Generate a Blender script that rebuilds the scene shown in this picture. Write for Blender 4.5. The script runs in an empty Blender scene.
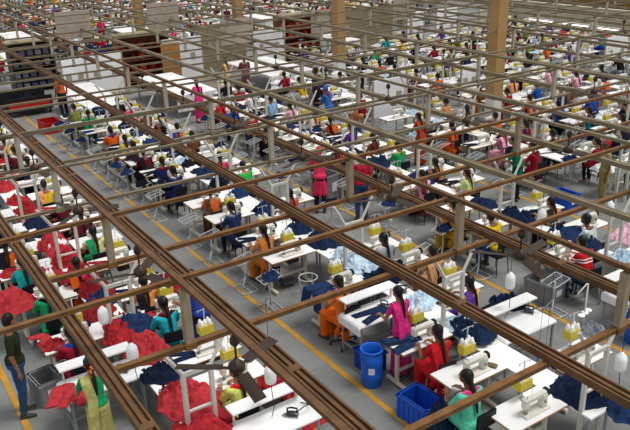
import bpy, bmesh, math, random
from mathutils import Vector, Matrix, noise
import numpy as np
random.seed(7)
C = bpy.context.scene.collection
PI = math.pi
def V(*a): return Vector(a)

# ------------------------------------------------------------ camera
H = 7.2; F = 739.8
ROW_R = Vector((0.5516557, 0.83355095, -0.02947554))
ROW_U = Vector((-0.30117136, 0.23202558, 0.92491078))
ROW_F = Vector((-0.77779933, 0.50135512, -0.3790399))
cd = bpy.data.cameras.new('camera'); cam = bpy.data.objects.new('camera', cd); C.objects.link(cam)
m = Matrix((ROW_R, ROW_U, -ROW_F)).transposed().to_4x4(); m.translation = Vector((0, 0, H))
cam.matrix_world = m
cd.sensor_fit = 'HORIZONTAL'; cd.sensor_width = 36; cd.lens = F/630*36; cd.clip_end = 400
bpy.context.scene.camera = cam
def proj(x, y, z):
    p = Vector((x, y, z-H)); d = p.dot(ROW_F)
    if d < .2: return (-9999, -9999, d)
    return (315+F*p.dot(ROW_R)/d, 215-F*p.dot(ROW_U)/d, d)
def seen(x, y, z=.8, mg=25):
    a = proj(x, y, z); return -mg < a[0] < 630+mg and -mg < a[1] < 430+mg

# ------------------------------------------------------------ materials
def lin(h):
    h = h.lstrip('#'); o = []
    for i in (0, 2, 4):
        c = int(h[i:i+2], 16)/255; o.append(c/12.92 if c <= .04045 else ((c+.055)/1.055)**2.4)
    return tuple(o)
MATS = {}
def mat(hexc, rough=.7, metal=0, var=.12, scale=12, bump=0, spec=.3, key=None, emit=0):
    k = key or (hexc, rough, metal, var, scale, bump, emit)
    if k in MATS: return MATS[k]
    mt = bpy.data.materials.new('surface_'+hexc.strip('#')); mt.use_nodes = True
    nt = mt.node_tree; b = nt.nodes['Principled BSDF']; col = lin(hexc)
    tc = nt.nodes.new('ShaderNodeTexCoord'); ns = nt.nodes.new('ShaderNodeTexNoise'); ns.inputs['Scale'].default_value = scale
    ns.inputs['Detail'].default_value = 3
    nt.links.new(tc.outputs['Object'], ns.inputs['Vector'])
    rp = nt.nodes.new('ShaderNodeValToRGB')
    rp.color_ramp.elements[0].position = .3; rp.color_ramp.elements[1].position = .7
    rp.color_ramp.elements[0].color = tuple(c*(1-var) for c in col)+(1,)
    rp.color_ramp.elements[1].color = tuple(min(1, c*(1+var)) for c in col)+(1,)
    nt.links.new(ns.outputs['Fac'], rp.inputs['Fac']); nt.links.new(rp.outputs['Color'], b.inputs['Base Color'])
    b.inputs['Roughness'].default_value = rough; b.inputs['Metallic'].default_value = metal
    b.inputs['Specular IOR Level'].default_value = spec
    if bump:
        bp = nt.nodes.new('ShaderNodeBump'); bp.inputs['Strength'].default_value = bump; bp.inputs['Distance'].default_value = .01
        nt.links.new(ns.outputs['Fac'], bp.inputs['Height']); nt.links.new(bp.outputs['Normal'], b.inputs['Normal'])
    if emit:
        b.inputs['Emission Color'].default_value = col+(1,); b.inputs['Emission Strength'].default_value = emit
    MATS[k] = mt
    return mt
def cloth(h): return mat(h, .9, 0, .22, 9, .5, .1)
M = dict(
    white=mat('#e9e9ea', .45, 0, .03), top=mat('#ecebea', .4, 0, .03, 3), edge=mat('#a98250', .6, 0, .1),
    cream=mat('#d9d3c2', .4, 0, .06), machine=mat('#d8d5ca', .35, 0, .08, 20), steel=mat('#9a9b9c', .35, .7, .05),
    grey=mat('#8f9396', .5, 0, .06), stand=mat('#b9bdbf', .45, .1, .05), dark=mat('#1d1c1e', .6, 0, .1),
    motor=mat('#3a3b3d', .5, .2, .1), yellow=mat('#cdb93a', .6, 0, .08), thread=mat('#f2f1ec', .8, 0, .03),
    brown=mat('#5d4127', .75, 0, .3, 5), brown_far=mat('#7b6f58', .8, 0, .2, 3), rust=mat('#6b4a27', .75, 0, .3, 6),  # dusty browns, darkened so the colour carries the shade on beam tops
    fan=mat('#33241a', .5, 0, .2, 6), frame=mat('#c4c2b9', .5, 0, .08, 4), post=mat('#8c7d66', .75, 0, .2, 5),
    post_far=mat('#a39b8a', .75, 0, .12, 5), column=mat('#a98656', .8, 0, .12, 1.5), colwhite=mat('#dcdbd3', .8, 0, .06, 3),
    blue=mat('#1c57c4', .4, 0, .05), bluedark=mat('#1746a8', .4, 0, .05), crate=mat('#8b8d8f', .55, 0, .08, 8),
    red=mat('#b8201c', .5, 0, .08), skin=mat('#8a5a3e', .6, 0, .06, 20), skin2=mat('#6f452f', .6, 0, .06, 20),
    skin3=mat('#a06f4f', .6, 0, .06, 20), hair=mat('#120e0d', .45, 0, .2, 40), eye=mat('#0b0908', .3), lips=mat('#74352f', .5),
    black=mat('#16161a', .7, 0, .1), wood=mat('#a5753e', .6, 0, .2, 2), woodred=mat('#7d4127', .6, 0, .2, 3),
    board=mat('#a3978a', .85, 0, .1, 4), tan=mat('#8c8064', .85, 0, .15, 2), iron=mat('#4a4b50', .35, .6, .1), paper=mat('#f0f0f2', .8, 0, .02),
    line=mat('#b98a2e', .7, 0, .12, 5), lamp=mat('#ffffff', .5, 0, 0, emit=2.5), barrel=mat('#1560c8', .4, 0, .04),
    jeans=cloth('#31486b'), shoe=mat('#3e3a2c', .6), wire=mat('#2a2a2c', .5), jug=mat('#eef0ee', .4, 0, .02),
    linen=mat('#eceded', .9, 0, .05, 6, .3), cream_wall=mat('#c4bda6', .85, 0, .08, 1), label=mat('#e4e6ea', .7, 0, .02))

# ------------------------------------------------------------ mesh builder
class G:
    def __init__(s): s.v = []; s.f = []; s.m = []; s.sm = []
    def add(s, vs, fs, mi=0, smooth=False):
        o = len(s.v); s.v += [tuple(v) for v in vs]
        s.f += [tuple(i+o for i in f) for f in fs]; s.m += [mi]*len(fs); s.sm += [smooth]*len(fs); return s
    def box(s, x0, x1, y0, y1, z0, z1, mi=0, xf=None, b=0):
        if b:
            b = min(b, (x1-x0)*.45, (y1-y0)*.45, (z1-z0)*.45); vs = []
            rings = [(z0, b), (z0+b, 0), (z1-b, 0), (z1, b)]
            for z, i in rings:
                a = b*.6 if i == 0 else b*1.3
                X0, X1, Y0, Y1 = x0+i*.9, x1-i*.9, y0+i*.9, y1-i*.9
                vs += [(X0+a, Y0, z), (X1-a, Y0, z), (X1, Y0+a, z), (X1, Y1-a, z), (X1-a, Y1, z), (X0+a, Y1, z), (X0, Y1-a, z), (X0, Y0+a, z)]
            fs = [tuple(range(7, -1, -1)), tuple(range(24, 32))]
            for r in range(3):
                for k in range(8): fs.append((r*8+k, r*8+(k+1) % 8, r*8+8+(k+1) % 8, r*8+8+k))
        else:
            vs = [(x, y, z) for z in (z0, z1) for x, y in ((x0, y0), (x1, y0), (x1, y1), (x0, y1))]
            fs = [(3, 2, 1, 0), (4, 5, 6, 7), (0, 1, 5, 4), (1, 2, 6, 5), (2, 3, 7, 6), (3, 0, 4, 7)]
        if xf: vs = [xf @ Vector(v) for v in vs]
        return s.add(vs, fs, mi)
    def tube(s, pts, r, n=8, mi=0, caps=True, flat=1.0):
        pts = [Vector(p) for p in pts]; rs = r if isinstance(r, (list, tuple)) else [r]*len(pts)
        vs = []; prev = None
        for i, p in enumerate(pts):
            t = (pts[min(i+1, len(pts)-1)]-pts[max(i-1, 0)]).normalized()
            if prev is None:
                up = Vector((0, 0, 1)) if abs(t.z) < .9 else Vector((1, 0, 0)); a = t.cross(up).normalized()
            else:
                a = (prev-t*prev.dot(t)).normalized()
            prev = a; bb = t.cross(a)
            for k in range(n):
                q = 2*PI*k/n; vs.append(p+(a*math.cos(q)+bb*math.sin(q)*flat)*rs[i])
        fs = [(i*n+k, i*n+(k+1) % n, (i+1)*n+(k+1) % n, (i+1)*n+k) for i in range(len(pts)-1) for k in range(n)]
        if caps: fs += [tuple(range(n-1, -1, -1)), tuple(range((len(pts)-1)*n, len(pts)*n))]
        return s.add(vs, fs, mi, n > 5)
    def lathe(s, prof, c=(0, 0, 0), n=16, mi=0, xf=None, caps=True):
        vs = []
        for r, z in prof:
            for k in range(n): vs.append(Vector((c[0]+r*math.cos(2*PI*k/n), c[1]+r*math.sin(2*PI*k/n), c[2]+z)))
        if xf: vs = [xf @ v for v in vs]
        L = len(prof)
        fs = [(i*n+k, i*n+(k+1) % n, (i+1)*n+(k+1) % n, (i+1)*n+k) for i in range(L-1) for k in range(n)]
        if caps: fs += [tuple(range(n-1, -1, -1)), tuple(range((L-1)*n, L*n))]
        return s.add(vs, fs, mi, True)
    def ell(s, c, r, n=12, mi=0, rot=None):
        prof = []; L = max(6, n//2+2); vs = []
        for i in range(L+1):
            a = -PI/2+PI*i/L; rr = max(math.cos(a), .02)
            for k in range(n):
                v = Vector((rr*math.cos(2*PI*k/n)*r[0], rr*math.sin(2*PI*k/n)*r[1], math.sin(a)*r[2]))
                if rot: v = rot @ v
                vs.append(v+Vector(c))
        fs = [(i*n+k, i*n+(k+1) % n, (i+1)*n+(k+1) % n, (i+1)*n+k) for i in range(L) for k in range(n)]
        fs += [tuple(range(n-1, -1, -1)), tuple(range(L*n, (L+1)*n))]
        return s.add(vs, fs, mi, True)
    def cap(s, p0, p1, r0, r1, n=12, mi=0):
        p0 = Vector(p0); p1 = Vector(p1); t = (p1-p0).normalized(); pts = []; rs = []
        for a in (-80, -50, -20): pts.append(p0+t*r0*math.sin(math.radians(a))); rs.append(r0*math.cos(math.radians(a)))
        for a in (20, 50, 80): pts.append(p1+t*r1*math.sin(math.radians(a))); rs.append(r1*math.cos(math.radians(a)))
        return s.tube(pts, rs, n, mi)
    def mesh(s, name, mats):
        me = bpy.data.meshes.new(name); me.from_pydata(s.v, [], s.f); me.update()
        for mt in (mats if isinstance(mats, (list, tuple)) else [mats]): me.materials.append(mt)
        me.polygons.foreach_set('material_index', s.m); me.polygons.foreach_set('use_smooth', s.sm)
        return me
    def build(s, name, mats, parent=None, loc=None, rz=0):
        return put(name, s.mesh(name, mats), parent, loc, rz)
def put(name, me, parent=None, loc=None, rz=0):
    o = bpy.data.objects.new(name, me); C.objects.link(o)
    if parent: o.parent = parent
    if loc is not None: o.location = loc
    o.rotation_euler.z = rz
    return o
def tag(o, label=None, cat=None, group=None, kind=None):
    if label: o['label'] = label
    if cat: o['category'] = cat
    if group: o['group'] = group
    if kind: o['kind'] = kind
    return o
def thing(name, label, cat, loc=(0, 0, 0), rz=0, group=None):
    o = put(name, None, None, loc, rz); return tag(o, label, cat, group)
KIDS = {}
def kids(o):
    return KIDS.get(o.name, [])
def reg(o):
    """remember the tree of a finished prototype"""
    for c in list(o.children): KIDS.setdefault(o.name, []).append(c); reg(c)
    return o
USED = set()
def inst(root, loc, rz=0, label=None, group=None, mats=None):
    """first call moves the prototype itself, later calls copy thing + parts (+ sub-parts)"""
    if root.name not in USED:
        USED.add(root.name); o = root; ch = kids(root)
    else:
        o = root.copy(); C.objects.link(o); ch = []
        for c in kids(root):
            d = c.copy(); C.objects.link(d); d.parent = o; ch.append(d)
            for g in kids(c):
                e = g.copy(); C.objects.link(e); e.parent = d
                if mats and g.name.split('.')[0] in mats: setm(e, mats[g.name.split('.')[0]])
    o.location = loc; o.rotation_euler.z = rz
    if label: o['label'] = label
    if group: o['group'] = group
    if mats:
        for c in ch:
            k = c.name.split('.')[0]
            if k in mats: setm(c, mats[k])
        if o.type == 'MESH' and 0 in mats:
            for i, mm in mats.items():
                if isinstance(i, int): o.material_slots[i].link = 'OBJECT'; o.material_slots[i].material = mm
    return o
def setm(o, m_):
    for i in range(len(o.material_slots)): o.material_slots[i].link = 'OBJECT'; o.material_slots[i].material = m_
def blob(g, name, mats, voxel=.012, smooth=4, parent=None, dec=0):
    """voxel-union of closed shapes into one continuous surface"""
    tmp = bpy.data.objects.new('tmp', g.mesh('tmp', [])); C.objects.link(tmp)
    r = tmp.modifiers.new('r', 'REMESH'); r.mode = 'VOXEL'; r.voxel_size = voxel
    s_ = tmp.modifiers.new('s', 'SMOOTH'); s_.factor = .5; s_.iterations = smooth
    if dec: d = tmp.modifiers.new('d', 'DECIMATE'); d.ratio = dec
    dg = bpy.context.evaluated_depsgraph_get(); me = bpy.data.meshes.new_from_object(tmp.evaluated_get(dg))
    bpy.data.objects.remove(tmp); me.name = name; me.materials.clear()
    for mt in (mats if isinstance(mats, list) else [mats]): me.materials.append(mt)
    me.polygons.foreach_set('use_smooth', [True]*len(me.polygons))
    me.polygons.foreach_set('material_index', [0]*len(me.polygons))
    return put(name, me, parent)

ORD = ['first', 'second', 'third', 'fourth', 'fifth', 'sixth', 'seventh', 'eighth', 'ninth', 'tenth', 'eleventh', 'twelfth', 'thirteenth',
       'fourteenth', 'fifteenth', 'sixteenth', 'seventeenth', 'eighteenth', 'nineteenth', 'twentieth']
TENS = ['', '', 'twenty', 'thirty', 'forty', 'fifty', 'sixty', 'seventy', 'eighty', 'ninety']
def ordw(n):
    if n < 20: return ORD[n]
    t, u = divmod(n+1, 10)
    return (TENS[t][:-1]+'ieth') if u == 0 else TENS[t]+'-'+ORD[u-1]

# ------------------------------------------------------------ setting
def floor_mat():
    mt = bpy.data.materials.new('floor_surface'); mt.use_nodes = True; nt = mt.node_tree; b = nt.nodes['Principled BSDF']
    tc = nt.nodes.new('ShaderNodeTexCoord'); br = nt.nodes.new('ShaderNodeTexBrick')
    br.inputs['Scale'].default_value = 1; br.inputs['Brick Width'].default_value = .9; br.inputs['Row Height'].default_value = .6
    br.inputs['Mortar Size'].default_value = .006; br.offset = .5
    br.inputs['Color1'].default_value = lin('#858684')+(1,); br.inputs['Color2'].default_value = lin('#7a7b7a')+(1,); br.inputs['Mortar'].default_value = lin('#6c6d6c')+(1,)
    nt.links.new(tc.outputs['Object'], br.inputs['Vector'])
    ns = nt.nodes.new('ShaderNodeTexNoise'); ns.inputs['Scale'].default_value = .9; ns.inputs['Detail'].default_value = 8
    nt.links.new(tc.outputs['Object'], ns.inputs['Vector'])
    rp = nt.nodes.new('ShaderNodeValToRGB'); rp.color_ramp.elements[0].color = (.72, .72, .72, 1); rp.color_ramp.elements[1].color = (1.15, 1.15, 1.13, 1)
    rp.color_ramp.elements[0].position = .3; rp.color_ramp.elements[1].position = .7
    nt.links.new(ns.outputs['Fac'], rp.inputs['Fac'])
    mx = nt.nodes.new('ShaderNodeMix'); mx.data_type = 'RGBA'; mx.blend_type = 'MULTIPLY'; mx.inputs[0].default_value = 1
    nt.links.new(br.outputs['Color'], mx.inputs[6]); nt.links.new(rp.outputs['Color'], mx.inputs[7]); nt.links.new(mx.outputs[2], b.inputs['Base Color'])
    b.inputs['Roughness'].default_value = .5; b.inputs['Specular IOR Level'].default_value = .3
    return mt
tag(G().box(-100, 2, -6, 70, -.2, 0).build('floor', floor_mat()), kind='structure')
tag(G().box(-100.3, -100, -6, 70, 0, 9).build('wall_far', M['cream_wall']), kind='structure')
tag(G().box(-100, 2, 70, 70.3, 0, 9).build('wall_right', M['cream_wall']), kind='structure')
for i, (y, x1, w_) in enumerate(((6.02, -3, .1), (4.84, -3, .1), (10.33, -3, .1), (1.26, -8, .1), (14.6, -3, .1), (9.05, -14, .08))):
    tag(G().box(-36, x1, y-w_/2, y+w_/2, 0, .004).build('trim_%d' % (i+1), M['line']), kind='structure')
# low partition walls far right, closing the sewing lines
tag(G().box(-36, -12, 36.6, 36.75, 0, 1.7).box(-36, -12, 36.55, 36.8, 1.7, 1.76).build('wall_partition', M['cream_wall']), kind='structure')
tag(G().box(-60, -12, 47, 47.2, 0, 2.6).build('wall_back_right', mat('#8a6a38', .8, 0, .3, 1.2)), kind='structure')

# ------------------------------------------------------------ overhead grid
NX = 27
XK = [-4.17-2.54*k for k in range(NX)]
YP = [2.62, 6.66, 10.6]+[14.65+4.1*k for k in range(9)]
def along(axis_pts): return axis_pts
def grp_far(x): return x < -13
def beam_y(x, z, w_, h_, y0, y1, name, label, cat, mt):
    g = G(); g.box(-w_/2, w_/2, y0, y1, -h_/2, h_/2, b=0)
    g.box(-w_/2-.008, w_/2+.008, y0, y1, h_/2, h_/2+.008)
    for yy in YP:
        if y0 < yy < y1: g.box(-w_/2-.02, w_/2+.02, yy-.07, yy+.07, -h_/2-.012, h_/2+.014)
    return tag(g.build(name, mt, loc=(x, 0, z)), label, cat)
for k, x in enumerate(XK):
    far = x < -11
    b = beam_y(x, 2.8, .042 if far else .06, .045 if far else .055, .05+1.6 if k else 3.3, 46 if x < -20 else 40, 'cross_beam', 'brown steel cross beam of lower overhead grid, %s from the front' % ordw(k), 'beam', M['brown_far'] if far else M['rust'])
    b['group'] = 'lower cross beams'
    if k == 1: x -= .24
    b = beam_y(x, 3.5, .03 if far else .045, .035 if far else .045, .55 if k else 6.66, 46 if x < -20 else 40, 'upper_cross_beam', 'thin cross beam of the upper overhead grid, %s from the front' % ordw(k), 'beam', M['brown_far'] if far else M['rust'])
    b['group'] = 'upper cross beams'
ROWN = ['leftmost post line', 'post line right of the main aisle', 'third post line from the left', 'fourth post line from the left', 'fifth post line from the left',
        'sixth post line from the left', 'seventh post line from the left', 'eighth post line from the left', 'ninth post line from the left', 'tenth post line from the left', 'eleventh post line from the left', 'rearmost post line']
def split_x(fn, x0, x1, mts):
    """one long rail built of a near and a far stretch, same section"""
for r, yp in enumerate(YP):
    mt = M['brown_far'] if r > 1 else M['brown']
    x1 = -2.2
    rw = .026 if r < 2 else .02
    g = G().box(-70, x1, -rw, rw, -.025, .025); g.box(-70, x1, -rw-.007, rw+.007, .025, .031)
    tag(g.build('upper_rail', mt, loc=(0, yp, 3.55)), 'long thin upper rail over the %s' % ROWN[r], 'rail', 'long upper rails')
    offs = ((-.96, .68), (.62, .68)) if r == 0 else ((-1.12, .68), (.66, .68)) if r == 1 else ((-1.25, .45), (.75, .45))
    for q, (dy, s_) in enumerate(offs):
        # channel tray: web plus two lips, in lengths between the cross beams
        g = G(); wv = .09*s_/.9
        g.box(-70, x1, -wv, wv, -.012, 0)
        for sy in (-1, 1): g.box(-70, x1, sy*wv-.012, sy*wv+.012, -.05, .035)
        g.box(-70, x1, -.02, .02, 0, .03)
        for k in range(NX):
            xx = XK[k]+1.2
            g.box(xx-.05, xx+.05, -wv+.002, wv-.002, .001, .037)
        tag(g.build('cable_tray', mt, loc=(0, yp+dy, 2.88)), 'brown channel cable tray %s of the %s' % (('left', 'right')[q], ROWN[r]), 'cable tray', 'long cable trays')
# posts joining both grids, and white yoke frames on the floor under them
pm = G().box(-.045, .045, -.045, .045, 0, .66).mesh('post', M['post'])
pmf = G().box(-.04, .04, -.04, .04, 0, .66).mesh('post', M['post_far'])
YS, YT, YA, YW = .2, 1.66, 2.08, .46
def yoke(gm):
    root = thing('yoke_frame', '', 'frame')
    for sy in (-1, 1):
        G().box(-.03, .03, sy*YS-.03, sy*YS+.03, 0, YT, b=.006).build('post', gm, root)
        G().tube([(0, sy*YS, YT-.02), (0, sy*YW, YA)], .032, 4).build('arm', gm, root)
    G().box(-.02, .02, -YS+.03, YS-.03, YT-.06, YT).build('crossbar', gm, root)
    G().box(-.02, .02, -YS+.03, YS-.03, 1.02, 1.05).build('crossbar', gm, root)
    return reg(root)
yk = yoke(M['frame'])
g = G()
for sy in (-1, 1):
    g.box(-.03, .03, sy*YS-.03, sy*YS+.03, 0, YT); g.tube([(0, sy*YS, YT-.02), (0, sy*YW, YA)], .032, 4)
g.box(-.02, .02, -YS, YS, YT-.06, YT)
ykm = g.mesh('yoke_frame', M['frame'])
npst = 0
for r, yp in enumerate(YP):
    for k, x in enumerate(XK):
        if not seen(x, yp, 3): continue
        d = proj(x, yp, 3)[2]
        if npst < 290:
            npst += 1
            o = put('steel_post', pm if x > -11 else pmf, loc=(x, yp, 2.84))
            tag(o, 'short steel post, %s from the front, %s' % (ordw(k), ROWN[r].replace('the ', '')), 'post', 'short posts between the grids')
for k in range(8):
    yy = ([2.15]+[6.75+4.25*i for i in range(9)])[k]+.98; n_ = 0
    for i in range(11):
        x = (-7.87-3.05*i) if k == 0 else (-5.08-2.78*i)
        if x < -25.4 or not seen(x, yy, 1.5): continue
        if abs(x+17) < .6 and abs(yy-18.15) < .8: continue
        lab = 'white yoke frame on centre bench, %s from the front, block %s' % (ordw(n_), 'left of the main aisle' if k == 0 else ORD[k-1]+' right of main aisle'); n_ += 1
        if proj(x, yy, 1)[2] < 17: inst(yk, (x, yy, 0), 0, lab, 'white yoke frames')
        else: tag(put('yoke_frame', ykm, loc=(x, yy, 0)), lab, 'frame', 'white yoke frames')

# ceiling fans
def make_fan():
    root = thing('ceiling_fan', '', 'ceiling fan')
    G().tube([(0, 0, -.04), (0, 0, -.33)], .012, 8).build('rod', M['fan'], root)
    G().lathe([(.03, -.02), (.05, -.06), (.05, -.1), (.02, -.14)], n=14).build('canopy_cup', M['fan'], root)
    G().lathe([(.02, -.28), (.045, -.31), (.08, -.34), (.085, -.37), (.075, -.41), (.03, -.43)], n=18).build('motor', M['fan'], root)
    for k in range(3):
        a = k*2*PI/3; xf = Matrix.Rotation(a, 4, 'Z')
        g = G(); tilt = Matrix.Rotation(.2, 4, 'X')
        g.box(.14, .6, -.06, .065, -.382, -.374, xf=xf @ Matrix.Translation((0, 0, -.378)) @ tilt @ Matrix.Translation((0, 0, .378)), b=.003)
        g.box(.08, .2, -.018, .018, -.39, -.382, xf=xf)
        g.build('blade', M['fan'], root)
    return reg(root)
fan = make_fan(); FN = 0
for r, yp in enumerate(YP[:6]):
    for k in range(6):
        x = -5.55-2.54*k
        if r == 1: x -= .08
        if not seen(x, yp, 3.2, 10): continue
        if r > 2 and k % 2: continue
        rz = {(0, 0): math.radians(-7), (1, 0): math.radians(-20)}.get((r, k), random.uniform(0, 2))
        inst(fan, (x, yp, 3.52), rz, 'brown ceiling fan, %s from front on %s' % (ordw(k), ROWN[r].replace('post line', 'upper rail')), 'ceiling fans')

# ------------------------------------------------------------ columns
for i, (x, y) in enumerate(((-17.0, 18.15), (-25.8, 18.1), (-34.6, 18.0), (-38.5, 14.2))):
    root = thing('concrete_column', ['tan square concrete column with white painted base, nearest and widest', 'tan concrete column with white painted base left of the widest one',
                 'third tan column with a rust red band near its top', 'farthest narrow tan column behind the cutting area'][i], 'column', (x, y, 0), 0, 'tan columns in a line')
    G().box(-.2, .2, -.2, .2, 0, 1.3, b=.02).build('painted_base', M['colwhite'], root)
    G().box(-.21, .21, -.21, .21, 1.3, 10, b=.02).build('shaft', M['column'], root)
    if i == 2: G().box(-.23, .23, -.23, .23, 3.9, 4.2).build('band', M['red'], root)
    if i < 2: G().box(-.23, .23, -.23, .23, 4.6, 4.66).tube([(-.23, -.23, 2.7), (-.23, -.23, 4.6)], .02, 6).build('conduit', M['post'], root)


# ------------------------------------------------------------ people
def hand(g, w_, d, side, s=1.0, curl=.35, hn=8):
    """palm and five fingers, wrist at w_, pointing along d (Vector), thumb towards the body centre"""
    w_ = Vector(w_); d = Vector(d).normalized(); up = Vector((0, 0, 1)); lat = d.cross(up).normalized()
    up = lat.cross(d).normalized(); inn = lat*side
    pc = w_+d*.05*s
    g.cap(w_-d*.015, w_+d*.045*s, .022*s, .02*s, hn)
    for k in (-1, 0, 1): g.cap(w_+d*.01*s+lat*.012*k*s, w_+d*.075*s+lat*.024*k*s, .015*s, .0125*s, hn)
    for k, (o, L) in enumerate(((-.033, .060), (-.011, .074), (.011, .078), (.033, .068))):
        o2 = o*side
        if side < 0: pass
        p = w_+d*.082*s+lat*(-o2)*s; a = p+(d-up*curl*.6)*L*.5*s; b = a+(d-up*curl*2)*L*.45*s
        g.cap(p, a, .0095*s, .0085*s, hn); g.cap(a, b, .0085*s, .007*s, hn)
    t0 = w_+d*.02*s+inn*.02*s; t1 = t0+(d*.55+inn*.8-up*.1).normalized()*.045*s; t2 = t1+(d*.95+inn*.2-up*.35).normalized()*.035*s
    g.cap(t0, t1, .0125*s, .0105*s, hn); g.cap(t1, t2, .0105*s, .008*s, hn)

def skeleton(pose, lean=.0, turn=0, armk=0):
    """joint positions, figure faces -X, origin on the floor under the hips"""
    j = {}
    hz = {'sit': .52, 'stand': .92}[pose]
    rot = lambda p: Vector((p[0]*math.cos(lean)-(p[2])*math.sin(lean), p[1], p[0]*math.sin(lean)*0+p[2]*math.cos(lean)-p[0]*0))
    def up(x, y, z): q = rot((x, y, z)); return Vector((q.x, q.y, hz+q.z))
    j['pelvis'] = V(0, 0, hz); j['abd'] = up(-.01, 0, .18); j['chest'] = up(-.02, 0, .38)
    j['nk'] = up(-.01, 0, .52); j['head'] = up(-.045, 0, .70)
    for s, n in ((-1, 'l'), (1, 'r')):
        j['sh'+n] = up(0, s*.165, .475); j['hip'+n] = V(0, s*.09, hz)
        if pose == 'sit':
            j['kn'+n] = V(-.42, s*.12, .53); j['an'+n] = V(-.38, s*.12, .09); j['el'+n] = j['sh'+n]+V(-.12, s*.075, -.215)
            j['wr'+n] = V(-.42, s*(.13), .83)
        else:
            j['kn'+n] = V(-.02, s*.095, .5); j['an'+n] = V(.02, s*.1, .09)
            if armk == 1: j['el'+n] = j['sh'+n]+V(-.1, s*.07, -.25); j['wr'+n] = j['el'+n]+V(-.2, -s*.05, -.03)
            elif armk == 2: j['el'+n] = j['sh'+n]+V(.02, s*.06, -.27); j['wr'+n] = j['el'+n]+V(-.06, s*.02, -.24)
            else: j['el'+n] = j['sh'+n]+V(-.04, s*.08, -.26); j['wr'+n] = j['el'+n]+V(-.19, -s*.04, -.1)
    return j
def body_g(j, pose, n=12, hands=True, slim=1.0, male=False, turn=0.0):
    g = G(); R = Matrix.Rotation(turn, 3, 'Z')
    g.ell(j['pelvis'], (.13, .165 if not male else .155, .12), n)
    g.cap(j['pelvis']+V(0, -.05, .05), j['abd']+V(0, -.04, 0), .1*slim, .095*slim, n); g.cap(j['pelvis']+V(0, .05, .05), j['abd']+V(0, .04, 0), .1*slim, .095*slim, n)
    for s in (-1, 1):
        g.cap(j['abd']+V(0, s*.04, 0), j['chest']+V(0, s*.065, 0), .092*slim, .1*slim, n)
        nm = 'l' if s < 0 else 'r'
        g.cap(j['chest']+V(0, s*.05, .03), j['sh'+nm]+V(0, -s*.02, -.01), .085*slim, .055, n)
        g.cap(j['nk']+V(0, 0, -.01), j['sh'+nm]+V(0, -s*.03, .01), .045, .045, n)
        g.cap(j['sh'+nm], j['el'+nm], .05, .039, n); g.cap(j['el'+nm], j['wr'+nm], .038, .025, n)
        if hands: hand(g, j['wr'+nm], (j['wr'+nm]-j['el'+nm])+(V(-.1, 0, -.05) if pose == 'sit' else V(0, 0, 0)), s)
        else: g.cap(j['wr'+nm], j['wr'+nm]+(j['wr'+nm]-j['el'+nm]).normalized()*.11, .03, .02, n)
        g.cap(j['hip'+nm], j['kn'+nm], .088, .06, n); g.cap(j['kn'+nm], j['an'+nm], .058, .036, n)
        a = j['an'+nm]; g.cap(a+V(.03, 0, -.045), a+V(-.06, s*.01, -.055), .036, .035, n); g.cap(a+V(-.05, s*.01, -.055), a+V(-.14, s*.02, -.065), .033, .024, n)
    h = j['head']
    g.cap(j['nk']+V(.005, 0, -.02), h+V(.01, 0, -.08), .05, .047, n)
    def hv(x, y, z): return h+R @ V(x, y, z)
    g.ell(hv(.01, 0, .02), (.098, .077, .1), n+4, rot=R.to_3x3()); g.ell(hv(-.035, 0, -.05), (.058, .055, .06), n, rot=R)
    g.ell(hv(-.06, 0, .035), (.03, .055, .03), n, rot=R); g.cap(hv(-.088, 0, .01), hv(-.105, 0, -.02), .01, .014, 8)
    g.ell(hv(-.083, 0, -.062), (.02, .025, .014), 8, rot=R); g.ell(hv(-.07, 0, -.095), (.02, .022, .016), 8, rot=R)
    for s in (-1, 1): g.ell(hv(.005, s*.079, -.01), (.018, .01, .03), 8, rot=R)
    return g, hv
def torso_g(j, e, n=12, sleeve=.55, low=0, coat=0):
    g = G()
    g.ell(j['pelvis']+V(0, 0, .06), (.135+e, .165+e, .1), n)
    for s in (-1, 1):
        nm = 'l' if s < 0 else 'r'
        g.cap(j['pelvis']+V(0, s*.05, .05-low), j['abd']+V(0, s*.04, 0), .102+e, .095+e, n)
        g.cap(j['abd']+V(0, s*.04, 0), j['chest']+V(0, s*.065, 0), .093+e, .1+e, n)
        g.cap(j['chest']+V(0, s*.05, .03), j['sh'+nm]+V(0, -s*.02, -.01), .086+e, .056+e, n)
        g.cap(j['sh'+nm], j['sh'+nm].lerp(j['el'+nm], min(sleeve, 1)), .051+e, .045+e, n)
        if sleeve > 1: g.cap(j['el'+nm], j['el'+nm].lerp(j['wr'+nm], sleeve-1), .04+e, .03+e, n)
    return g
def skirt_g(j, pose, n=12):
    g = G()
    g.ell(j['pelvis']+V(0, 0, -.01), (.16, .19, .13), n)
    if pose == 'sit':
        for y in (-.12, -.04, .04, .12):
            g.cap(V(0, y*.8, .5), V(-.42, y, .51), .105, .09, n); g.cap(V(-.42, y, .5), V(-.38, y*1.2, .14), .088, .085, n)
        for y in (-.14, 0, .14): g.cap(V(.06, y, .48), V(-.04, y*1.1, .25), .07, .05, n)
    else:
        for k in range(8):
            a = 2*PI*k/8; g.cap(j['pelvis']+V(.06*math.cos(a), .09*math.sin(a), 0), V(.13*math.cos(a), .16*math.sin(a), .1), .1, .055, n)
    return g
def trouser_g(j, pose, n=12):
    g = G(); g.ell(j['pelvis']+V(0, 0, 0), (.145, .175, .12), n)
    for nm in 'lr':
        g.cap(j['hip'+nm], j['kn'+nm], .1, .075, n); g.cap(j['kn'+nm], j['an'+nm]+V(0, 0, .02), .073, .055, n)
    return g
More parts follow.
